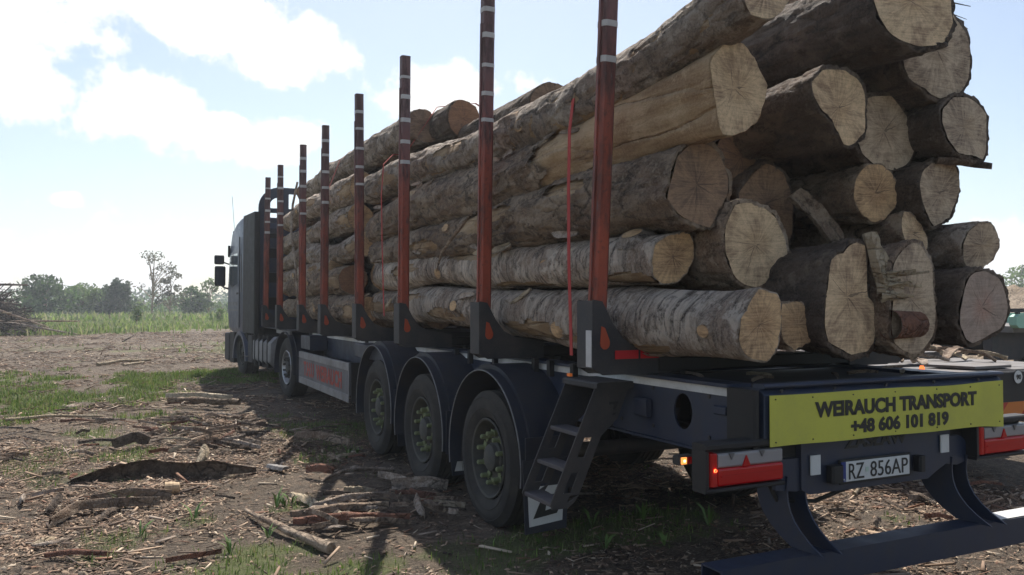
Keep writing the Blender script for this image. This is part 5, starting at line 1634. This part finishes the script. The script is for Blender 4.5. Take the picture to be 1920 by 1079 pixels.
slab('bark_slab', 'Brown curled bark piece at the foot of the front trailer wheel', 'bark', [on(1.9, 9.9, .06), on(2.15, 9.7, .12), on(2.4, 9.3, .08)], .09, .02, BB, 27, curl=.03)
slab('bark_slab', 'Orange-brown rotten wood lump in the shade beyond the long bark slab', 'bark', [on(1.65, 8.0, .06), on(1.75, 7.85, .1), on(1.85, 7.75, .07)], .07, .03, RW, 28, curl=.02)
slab('bark_slab', 'Dark hollow bark plate on the left heap with its inside up', 'bark', [on(-.05, 10.35, .05), on(.18, 10.45, .10), on(.3, 10.4, .03)], .10, .015, BK, 29, curl=.05)
slab('bark_slab', 'Upright pale bark plate standing behind the long dark slab', 'bark', [on(.76, 9.05, .02), on(.81, 9.14, .09), on(.83, 9.24, .17)], .11, .012, SP, 30, taper=.6)
# heap of strips and smaller pieces scattered around
zones = [(.2, 1.5, 9.6, 12.0, 80, .12), (-1.8, -.2, 8.3, 12.5, 34, .03), (1.25, 2.4, 5.9, 6.9, 44, .08), (1.4, 2.5, 8.0, 11.5, 18, .04), (-.9, .9, 12.2, 14.2, 16, .04), (4.6, 7.5, 4.3, 8.5, 34, .03), (2.8, 6.0, 7.5, 12, 16, .03), (-1.2, 1.0, 5.6, 8.4, 14, .02)]
k = 0
ZN = {(.2, 9.6): 'in the bark heap beyond the long dark slab', (-1.8, 8.3): 'in the sunny litter at the left edge', (1.25, 5.9): 'in the small bark heap left of the rear wheel',
      (1.4, 8.0): 'in the shade left of the front trailer wheels', (-.9, 12.2): 'just before the grass strip', (4.6, 4.3): 'on the ground behind the lifted rear bar',
      (2.8, 7.5): 'in the dark under the trailer', (-1.2, 5.6): 'in the left foreground'}
rg = random.Random(99)
for x0, x1, y0, y1, n, hp in zones:
    for _ in range(n):
        k += 1
        x, y = rg.uniform(x0, x1), rg.uniform(y0, y1)
        a = rg.gauss(-.2, .9)
        L_ = rg.uniform(.10, .42) * (1.3 if y > 9 else 1)
        p0 = on(x, y, .02 + rg.uniform(0, hp))
        p2 = on(x + math.cos(a) * L_, y + math.sin(a) * L_, .02 + rg.uniform(0, hp))
        p1 = tuple((p0[i] + p2[i]) / 2 + (rg.uniform(-.02, .02) if i < 2 else rg.uniform(0, .03)) for i in range(3))
        mt = rg.choice([BB, BB, BK, BK, BG, SP, RW, BB, BB])
        _k = {BK: 'Dark', BG: 'Grey', SP: 'Pale split', RW: 'Reddish'}.get(mt, 'Brown')
        slab('bark_strip', _k + ' loose strip ' + ZN[(x0, y0)], 'bark', [p0, p1, p2], rg.uniform(.012, .055), rg.uniform(.006, .014), mt, 1000 + k, curl=rg.uniform(.002, .015), group='bark strips in the litter')

# fine litter: one uncountable mass of real chips
def scatter(n, x0, x1, y0, y1, seed, size=(.015, .07), bias=1.0):
    r = np.random.default_rng(seed)
    x = r.uniform(x0, x1, n)
    y = y0 + (y1 - y0) * r.uniform(0, 1, n) ** bias
    g = gmask(x, y)
    dens = .62 + 1.9 * fbm(x * .9, y * .9, 12.0)
    keep = (r.uniform(0, 1, n) < (1 - g * .75)) & (r.uniform(0, 1, n) < np.clip(dens, .12, 1))
    return x[keep], y[keep], r


def chips(name, parts, dark=1.0):
    V, F, Cc = [], [], []
    base = 0
    box = np.array([[-1, -1, -1], [1, -.6, -1], [1, .6, -1], [-1, 1, -1], [-1, -.8, 1], [1, -.4, 1], [1, .5, 1], [-1, .8, 1]], float)
    q = np.array([[0, 3, 2, 1], [4, 5, 6, 7], [0, 1, 5, 4], [1, 2, 6, 5], [2, 3, 7, 6], [3, 0, 4, 7]])
    for (n, x0, x1, y0, y1, sd_, lmin, lmax, bias) in parts:
        x, y, r = scatter(n, x0, x1, y0, y1, sd_, bias=bias)
        m_ = len(x)
        L_ = lmin + (lmax - lmin) * r.uniform(0, 1, m_) ** 2.2
        w = np.clip(L_ * r.uniform(.05, .28, m_), .003, .03) 
        t = w * r.uniform(.15, .4, m_)
        a = r.normal(-.1, .8, m_)
        pitch = r.normal(0, .16, m_)
        ca, sa = np.cos(a), np.sin(a)
        tx = np.stack([ca * np.cos(pitch), sa * np.cos(pitch), np.sin(pitch)], -1)
        ty = np.stack([-sa, ca, r.normal(0, .3, m_)], -1)
        tz = np.cross(tx, ty)
        c = np.stack([x, y, gh(x, y) + t * .8 + np.abs(np.sin(pitch)) * L_ * .45 + r.uniform(0, .012, m_)], -1)
        P = c[:, None, :] + box[None, :, 0:1] * (L_ / 2)[:, None, None] * tx[:, None] + box[None, :, 1:2] * (w / 2)[:, None, None] * ty[:, None] + box[None, :, 2:3] * (t / 2)[:, None, None] * tz[:, None]
        V.append(P.reshape(-1, 3))
        F.append((q[None] + (np.arange(m_) * 8)[:, None, None] + base).reshape(-1, 4))
        pal = np.array([[.40, .285, .195], [.25, .165, .11], [.14, .092, .062], [.07, .046, .033], [.52, .42, .31], [.20, .10, .06], [.29, .225, .175]])
        ci = r.choice(7, m_, p=[.18, .24, .22, .15, .06, .06, .09])
        cc = pal[ci] * r.uniform(.75, 1.2, (m_, 1))
        Cc.append(np.repeat(cc, 8, 0))
        base += m_ * 8
    me = fast_mesh(name, np.concatenate(V), np.concatenate(F), False, [M['chips']], col=np.concatenate(Cc))
    return tag(link(bpy.data.objects.new(name, me)), 'Loose wood chips, bark crumbs and splinters covering the dirt', 'wood chips', kind='stuff')


chips('wood_chip_litter', [(120000, -3.5, 8.0, 3.2, 15, 1, .010, .10, 1.35), (9000, -3.5, 8.0, 3.4, 18, 2, .04, .26, 1.2), (34000, -7, 9, 14, 30, 3, .03, .18, 1.1), (22000, -9, 14, 28, 50, 4, .05, .30, 1.0)])


def flakes(name, n, x0, x1, y0, y1, sd_, lmin, lmax):
    x, y, r = scatter(n, x0, x1, y0, y1, sd_, bias=1.3)
    m_ = len(x)
    L_ = lmin + (lmax - lmin) * r.uniform(0, 1, m_) ** 2
    w = L_ * r.uniform(.12, .5, m_)
    a = r.uniform(0, np.pi, m_)
    tx = np.stack([np.cos(a), np.sin(a), r.normal(0, .25, m_)], -1) * (L_ / 2)[:, None]
    ty = np.stack([-np.sin(a), np.cos(a), r.normal(0, .5, m_)], -1) * (w / 2)[:, None]
    c = np.stack([x, y, gh(x, y) + .003 + r.uniform(0, .012, m_)], -1)
    up = np.zeros((m_, 3)); up[:, 2] = w * .45
    P = np.stack([c - tx, c - ty, c + tx, c + ty, c + up], 1).reshape(-1, 3)
    o = (np.arange(m_) * 5)[:, None]
    F_ = np.concatenate([o + np.array([[i, (i + 1) % 4, 4]]) for i in range(4)])
    pal = np.array([[.40, .285, .195], [.25, .165, .11], [.14, .092, .062], [.07, .046, .033], [.50, .40, .29], [.20, .11, .07]])
    cc = np.repeat(pal[r.choice(6, m_, p=[.18, .26, .26, .2, .04, .06])] * r.uniform(.75, 1.2, (m_, 1)), 5, 0)
    me = fast_mesh(name, P, F_, False, [M['chips']], col=cc)
    return tag(link(bpy.data.objects.new(name, me)), 'Fine bark crumbs and shredded wood covering the soil', 'bark crumbs', kind='stuff')


flakes('bark_crumbs', 260000, -2.8, 8.0, 3.2, 13.5, 21, .012, .06)

# ------------------------------------------------------------------ grass and weeds
def blades(name, parts, label):
    V, F, Cc = [], [], []
    base = 0
    for (n, x0, x1, y0, y1, sd_, hmin, hmax, wd, thr, pal, bias) in parts:
        r = np.random.default_rng(sd_)
        x = r.uniform(x0, x1, n)
        y = y0 + (y1 - y0) * r.uniform(0, 1, n) ** bias
        g = gmask(x, y)
        kp = r.uniform(0, 1, n) < np.clip((g - thr) * 1.5, 0, 1) ** 1.3
        x, y, g = x[kp], y[kp], g[kp]
        m_ = len(x)
        if not m_: continue
        h = r.uniform(hmin, hmax, m_) * (.55 + .6 * g) * (1 + .5 * fbm(x * 1.1, y * 1.1, 8))
        a = r.uniform(0, 2 * np.pi, m_)
        lean = r.uniform(.1, .75, m_) * h
        sx, sy = np.cos(a), np.sin(a)
        w = wd * r.uniform(.6, 1.4, m_)
        z = gh(x, y) - .005
        px, py = -sy * w / 2, sx * w / 2
        b = np.stack([x, y, z], -1)
        mid = b + np.stack([sx * lean * .3, sy * lean * .3, h * .6], -1)
        tip = b + np.stack([sx * lean, sy * lean, h * np.sqrt(np.clip(1 - (lean / h) ** 2 * .6, .1, 1))], -1)
        pp = np.stack([px, py, px * 0], -1)
        P = np.stack([b - pp, b + pp, mid + pp * .8, mid - pp * .8, tip], 1)
        V.append(P.reshape(-1, 3))
        o = (np.arange(m_) * 5)[:, None] + base
        F.append((o + np.array([[0, 1, 2, 3]]), o + np.array([[3, 2, 4]])))
        pal = np.array(pal)
        c = pal[r.choice(len(pal), m_)] * r.uniform(.75, 1.25, (m_, 1))
        Cc.append(np.repeat(c, 5, 0))
        base += m_ * 5
    fs = [np.concatenate([f[0] for f in F]), np.concatenate([f[1] for f in F])]
    me = fast_mesh(name, np.concatenate(V), fs, False, [M['leaf']], col=np.concatenate(Cc))
    return tag(link(bpy.data.objects.new(name, me)), label, 'grass', kind='stuff')


PG = [(.10, .165, .028), (.14, .21, .04), (.19, .25, .07), (.08, .125, .03), (.22, .20, .09)]
PW = [(.17, .25, .055), (.23, .31, .08), (.30, .33, .13), (.13, .20, .05), (.32, .30, .17)]
blades('short_grass', [(90000, -4.5, 6.5, 4.0, 12.5, 5, .03, .10, .007, .12, PG, 1.0), (120000, -6.0, 4.5, 12.0, 22, 6, .04, .11, .012, .18, PG, 1.0),
                       (9000, -16, 30, 20, 50, 7, .08, .25, .04, .2, PG, 1.0)], 'Short green grass and weeds in patches on the dirt left of and under the trailer')
blades('tall_field_weeds', [(60000, -26, 26, 38, 75, 8, .12, .5, .07, .3, PW, 1.0), (36000, -60, 60, 70, 125, 9, .3, .9, .2, .3, PW, 1.0),
                            (14000, -60, -14, -30, 60, 10, .3, .8, .06, .3, PW, 1.0), (12000, 24, 80, -30, 70, 11, .3, .8, .08, .3, PW, 1.0)], 'Tall green weeds of the open field beyond the dirt')


def weed(x, y, h, seed, label):
    rg = random.Random(seed)
    mb = MB()
    for s_ in range(rg.randint(5, 9)):
        a = rg.uniform(0, 6.28)
        l = h * rg.uniform(.6, 1.1)
        dx, dy = math.cos(a), math.sin(a)
        b = Vector(on(x + dx * .01, y + dy * .01))
        m_ = b + Vector((dx * l * .25, dy * l * .25, l * .55))
        t_ = b + Vector((dx * l * .7, dy * l * .7, l * .8))
        w = Vector((-dy, dx, 0)) * .009
        mb.add([b - w * .4, b + w * .4, m_ + w, m_ - w, t_], [(0, 1, 2, 3), (3, 2, 4)])
    o = piece('weed_tuft', label, 'weed', mb, WEED, 'weed tufts around the wheels', org=on(x, y))
    return o


WEED = plain('weed_green', (.12, .20, .045), .7)
for i, (x, y) in enumerate([(1.25, 6.95), (1.32, 7.0), (1.18, 6.9), (2.9, 5.6), (3.3, 5.4), (3.7, 5.3), (2.75, 5.25), (.15, 6.6), (.55, 6.95), (2.45, 9.1), (3.1, 4.9), (.05, 7.6), (.95, 10.9), (2.3, 8.95), (.62, 11.2), (1.0, 6.2), (.7, 5.9), (4.1, 5.0), (3.5, 4.75)]):
    weed(x, y, .10 + .05 * (i % 3), i, 'Small green weed tuft growing out of the trampled dirt near the trailer')


# ------------------------------------------------------------------ trees
def leaves(lobes, n, size, pal, seed, flat=.0):
    r = np.random.default_rng(seed)
    lob = np.array(lobes)
    vol = lob[:, 3] * lob[:, 4] * lob[:, 5]
    k = r.choice(len(lob), n, p=vol / vol.sum())
    d = r.normal(size=(n, 3))
    d /= np.linalg.norm(d, axis=1, keepdims=True)
    rad = r.uniform(.25, 1.06, n) ** .5
    c = lob[k, :3] + d * rad[:, None] * lob[k, 3:6]
    hole = fbm(c[:, 0] * 1.1 + seed, c[:, 1] * 1.1, c[:, 2] * 1.1) > -.10
    c = c[hole]
    k = k[hole]
    n = len(c)
    u = r.normal(size=(n, 3)); u /= np.linalg.norm(u, axis=1, keepdims=True)
    v = np.cross(u, r.normal(size=(n, 3))); v /= np.linalg.norm(v, axis=1, keepdims=True)
    s = size * r.uniform(.5, 1.3, (n, 1))
    P = np.stack([c - u * s, c - v * s * .5, c + u * s, c + v * s * .5], 1)
    pal = np.array(pal)
    tone = r.uniform(.7, 1.3, (len(lob), 1))[k]
    col = pal[r.choice(len(pal), n)] * tone * r.uniform(.8, 1.2, (n, 1))
    return P.reshape(-1, 3), np.arange(n * 4).reshape(-1, 4), np.repeat(col, 4, 0)


def tree(x, y, h, w, label, seed, n=4200, size=.2, pal=None, trunk_h=.25, sparse=False, low=False, name='broadleaf_tree'):
    rg = random.Random(seed)
    z0 = float(gh(x, y)) - .05
    root = empty(name, (x, y, z0), label, 'tree', 'trees at the far edge of the field')
    pal = pal or [(.055, .095, .03), (.08, .13, .04), (.11, .16, .055), (.04, .07, .025)]
    lobes = []
    tr = MB()
    th = h * trunk_h
    tr.tube([(0, 0, 0), (rg.uniform(-.1, .1), 0, th), (rg.uniform(-.3, .3), 0, h * .6), (rg.uniform(-.3, .3), 0, h * .85)], [.035 * h, .028 * h, .016 * h, .006 * h] if not sparse else [.016 * h, .013 * h, .008 * h, .004 * h], 7)
    nl = 9 if not sparse else 16
    for i in range(nl):
        a = rg.uniform(0, 6.28)
        q = rg.uniform(0, 1)
        rr_ = (w * .5) * rg.uniform(.2, .85) * (1 - .45 * q)
        zc = h * (.28 + .60 * q) if not low else h * (.12 + .68 * q)
        cx, cy = math.cos(a) * rr_, math.sin(a) * rr_
        s_ = w * rg.uniform(.16, .27) * (.55 if sparse else 1)
        lobes.append((cx, cy, zc, s_, s_, s_ * rg.uniform(.6, .9)))
        tr.tube([(0, 0, zc * .6), (cx * .5, cy * .5, zc * .85), (cx, cy, zc)], [.012 * h, .008 * h, .003 * h] if not sparse else [.007 * h, .005 * h, .002 * h], 5)
    if not sparse: lobes.append((0, 0, h * .5, w * .3, w * .3, h * .35))
    tr.build('trunk', M['bark_brown'], root)
    V_, F_, C_ = leaves(lobes, n, size, pal, seed)
    link(bpy.data.objects.new('crown', fast_mesh('crown', V_, F_, False, [M['leaf']], col=C_)), root)
    return root


def far(u_ang, dist): return (dist * math.sin(R(u_ang)), dist * math.cos(R(u_ang)))
G1 = [(.06, .12, .028), (.09, .16, .04), (.045, .09, .025)]
G2 = [(.13, .20, .05), (.17, .24, .075), (.10, .16, .045)]
DRY = [(.10, .10, .06), (.14, .13, .08), (.07, .08, .04)]
tree(*far(-4.1, 104), 6.0, 8, 'Broad round-crowned tree at the far left, right behind the brush pile', 1, 5200, .24, G1, low=True)
tree(*far(-2.2, 108), 4.2, 6, 'Medium green tree right of the broad round-crowned one at the far left', 2, 3000, .24, G2, low=True)
tree(*far(-1.2, 112), 3.3, 8, 'Low wide tree in the hedge line left of the dark round tree', 3, 3200, .24, G1, low=True)
tree(*far(-.3, 104), 5.4, 5.4, 'Dark round tree standing alone in the middle of the far tree line', 4, 5600, .22, [(.04, .07, .03), (.06, .095, .04)], low=True)
tree(*far(1.86, 100), 8.4, 7.6, 'Tall thin-leaved tree with open airy crown, left of the truck cab', 5, 1500, .15, DRY, sparse=True)
tree(*far(2.9, 102), 6.2, 4.0, 'Thin-leaved tree leaning beside the tallest open-crowned tree', 6, 1100, .17, DRY, sparse=True)
tree(*far(4.3, 106), 4.8, 5.0, 'Rounded green tree near the truck cab in the far tree line', 7, 3000, .22, G1, low=True)
tree(*far(5.3, 104), 5.4, 3.6, 'Pale sparse tree just left of the cab mirror', 8, 900, .17, G2, sparse=True)
tree(*far(9.0, 110), 5.0, 7.0, 'Wide green tree hidden behind the cab of the truck', 9, 2600, .24, G1, low=True)
for i, a in enumerate((-9, -14, -19, -26, -34, -44, 14, 20, 27, 35, 44, 58, 70)):
    d = 115 + (i * 37 % 30)
    lb = ['Dull green', 'Bright green'][i % 2] + ' distant tree beyond the field, ' + ('far left, past the brush pile' if a < 0 else 'hidden behind the truck' if a < 30 else 'far right, past the chip mound')
    tree(*far(a, d), 5.5 + (i * 13 % 4), 7 + i % 3, lb, 20 + i, 1800, .34, [G1, G2][i % 2], low=True)
lob = []
rg = random.Random(18)
for i in range(420):
    a = rg.uniform(-14, 16)
    d = rg.uniform(50, 118)
    X_, Y_ = far(a, d)
    if Y_ < 50 + .7 * (X_ + 5.5): continue
    s_ = rg.uniform(.4, 1.3) * d / 70
    lob.append((X_, Y_, .35, s_, s_, rg.uniform(.25, .6) * d / 75))
V_, F_, C_ = leaves(lob, 42000, .11, [(.16, .23, .06), (.22, .28, .08), (.12, .18, .05), (.27, .27, .13)], 46)
tag(link(bpy.data.objects.new('weed_clumps', fast_mesh('weed_clumps', V_, F_, False, [M['leaf']], col=C_))), 'Leafy clumps of weeds scattered through the green field', 'weeds', kind='stuff')
# hedge and scrub that reads as one mass
lob = []
rg = random.Random(8)
for i in range(260):
    a = -48 + i * .46 + rg.uniform(-.4, .4)
    d = rg.uniform(112, 150)
    X_, Y_ = far(a, d)
    s_ = rg.uniform(1.8, 4.2)
    hh = rg.uniform(.8, 1.9) * (1.25 if d > 130 else 1)
    lob.append((X_, Y_, hh * .7 + .2, s_, s_, hh))
V_, F_, C_ = leaves(lob, 70000, .34, G1 + G2 + [(.12, .12, .07)], 44)
tag(link(bpy.data.objects.new('hedge_scrub', fast_mesh('hedge_scrub', V_, F_, False, [M['leaf']], col=C_))), 'Hazy green scrub and hedge along the far side of the field', 'hedge', kind='stuff')
lob = []
for i in range(240):
    X_, Y_ = far(rg.uniform(-60, 80), rg.uniform(230, 330))
    lob.append((X_, Y_, 3, rg.uniform(6, 12), 6, rg.uniform(3, 5)))
V_, F_, C_ = leaves(lob, 45000, .8, G1, 45)
tag(link(bpy.data.objects.new('distant_woodland', fast_mesh('distant_woodland', V_, F_, False, [M['leaf']], col=C_))), 'Pale hazy woodland band on the horizon behind the hedge', 'woodland', kind='stuff')
# some saplings in the field
for i, (a, d, h) in enumerate([(1.0, 62, 1.9), (-.6, 74, 1.5), (6.0, 66, 1.7)]):
    x, y = far(a, d)
    tree(x, y, h, h * .55, ['Small leafy sapling in the field before the dark round tree', 'Low bushy sapling in the weeds left of the leafy one', 'Slim sapling in the weeds beside the truck cab'][i], 60 + i, 500, .08, G2, name='sapling', low=True)

# ------------------------------------------------------------------ brush pile at the far left
bx, by = -9.6, 49.5
bp = empty('brush_pile', (bx, by, float(gh(bx, by))), 'High dark pile of cut branches and brushwood at the left edge', 'brush pile')
rgn = np.random.default_rng(3)
bp.scale = (1.14, 1.14, 1.14)
V, F = [], []
nb = 4200
rg = random.Random(31)
for i in range(nb):
    a = rg.uniform(0, 6.28)
    q = rg.uniform(0, 1) ** .6
    R0 = 4.1
    x, y = math.cos(a) * q * R0 * 1.25, math.sin(a) * q * R0
    zt = 3.5 * (1 - q ** 2) + .1
    z = rg.uniform(0, 1) ** .5 * zt
    L_ = rg.uniform(.4, 1.9)
    d = Vector((rg.gauss(0, 1), rg.gauss(0, .8), rg.gauss(0, .42))).normalized()
    r_ = rg.uniform(.008, .032)
    p = Vector((x, y, max(z, .05)))
    s_ = d.cross(Vector((0, 0, 1))).normalized()
    u_ = s_.cross(d)
    b0 = len(V)
    bend = Vector((rg.uniform(-.1, .1), rg.uniform(-.1, .1), rg.uniform(-.1, .1))) * L_
    for t_, c in ((-.5, p - d * L_ * .5), (0, p + bend), (.5, p + d * L_ * .5)):
        rr_ = r_ * (1 - .5 * (t_ + .5))
        for k in range(3):
            w = k * 2.094
            V.append(tuple(c + (s_ * math.cos(w) + u_ * math.sin(w)) * rr_))
    for j in (0, 3):
        for k in range(3): F.append((b0 + j + k, b0 + j + (k + 1) % 3, b0 + j + 3 + (k + 1) % 3, b0 + j + 3 + k))
col_ = np.repeat(np.array([[.06, .045, .035], [.03, .024, .02], [.13, .10, .08], [.045, .034, .027]])[rgn.integers(0, 4, nb)], 9, 0)
tg = link(bpy.data.objects.new('branch_tangle', fast_mesh('branch_tangle', np.array(V), np.array(F), False, [M['chips']], col=col_)), bp)
tg['kind'] = 'stuff'
big = [((2.2, -1.5, 2.15), (4.7, -1.2, 2.25), .07, BK), ((1.5, -2, 1.9), (5.6, -2.2, .35), .07, BB), ((3.0, -1.5, .55), (6.8, -1.6, .62), .06, BB), ((-1, -2.5, 1.35), (3.3, -2.6, 1.40), .06, SP), ((2.5, -2, .8), (6.7, -2.4, -.5 + .55), .07, BG),
       ((0, -2, 2.8), (2.9, -1.8, 3.35), .04, BK), ((1, -1, 2.6), (1.9, -1, 4.1), .035, BK), ((-1, 0, 2.8), (.8, 0, 4.3), .04, BK), ((-2, -1, 2.5), (-3, -1, 4.2), .04, BK), ((2.0, -2.2, .95), (4.2, -2.4, 1.0), .05, SP), ((1.4, -2.4, .3), (3.6, -2.7, .5), .06, SP), ((0, -2.4, 3.7), (2.6, -2.4, 3.95), .02, SP)]
for a, b, r_, mt in big:
    MB().tube([a, tuple((a[i] + b[i]) / 2 + (0, 0, .06)[i] for i in range(3)), b], [r_, r_ * .8, r_ * .5], 7).build('branch', mt, bp)
V_, F_, C_ = leaves([(-1.5, 0, 2.7, 3.6, 3, 1.6), (1.2, -1, 2.6, 1.6, 1.5, 1.2), (.5, -1, 3.4, 1.2, 1, .9)], 2200, .09, [(.06, .05, .04), (.09, .07, .055), (.05, .055, .04)], 12)
link(bpy.data.objects.new('dry_leaves', fast_mesh('dry_leaves', V_, F_, False, [M['leaf']], col=C_)), bp)['kind'] = 'stuff'

# ------------------------------------------------------------------ air
HAZE = True
if HAZE:
    hz = MB().box(-420, 420, -120, 420, -6.0, 26.0).build('haze', plain('haze_air', (1, 1, 1)), None)
    m = hz.data.materials[0]
    nt = m.node_tree
    nt.nodes.remove(nt.nodes['Principled BSDF'])
    pv = N(nt, 'ShaderNodeVolumePrincipled')
    pv.inputs['Color'].default_value = (.88, .93, 1.0, 1)
    pv.inputs['Density'].default_value = .0012
    pv.inputs['Anisotropy'].default_value = .35
    nt.links.new(pv.outputs[0], nt.nodes['Material Output'].inputs['Volume'])
    tag(hz, 'Pale even haze of the humid air over the field', 'haze', kind='stuff')
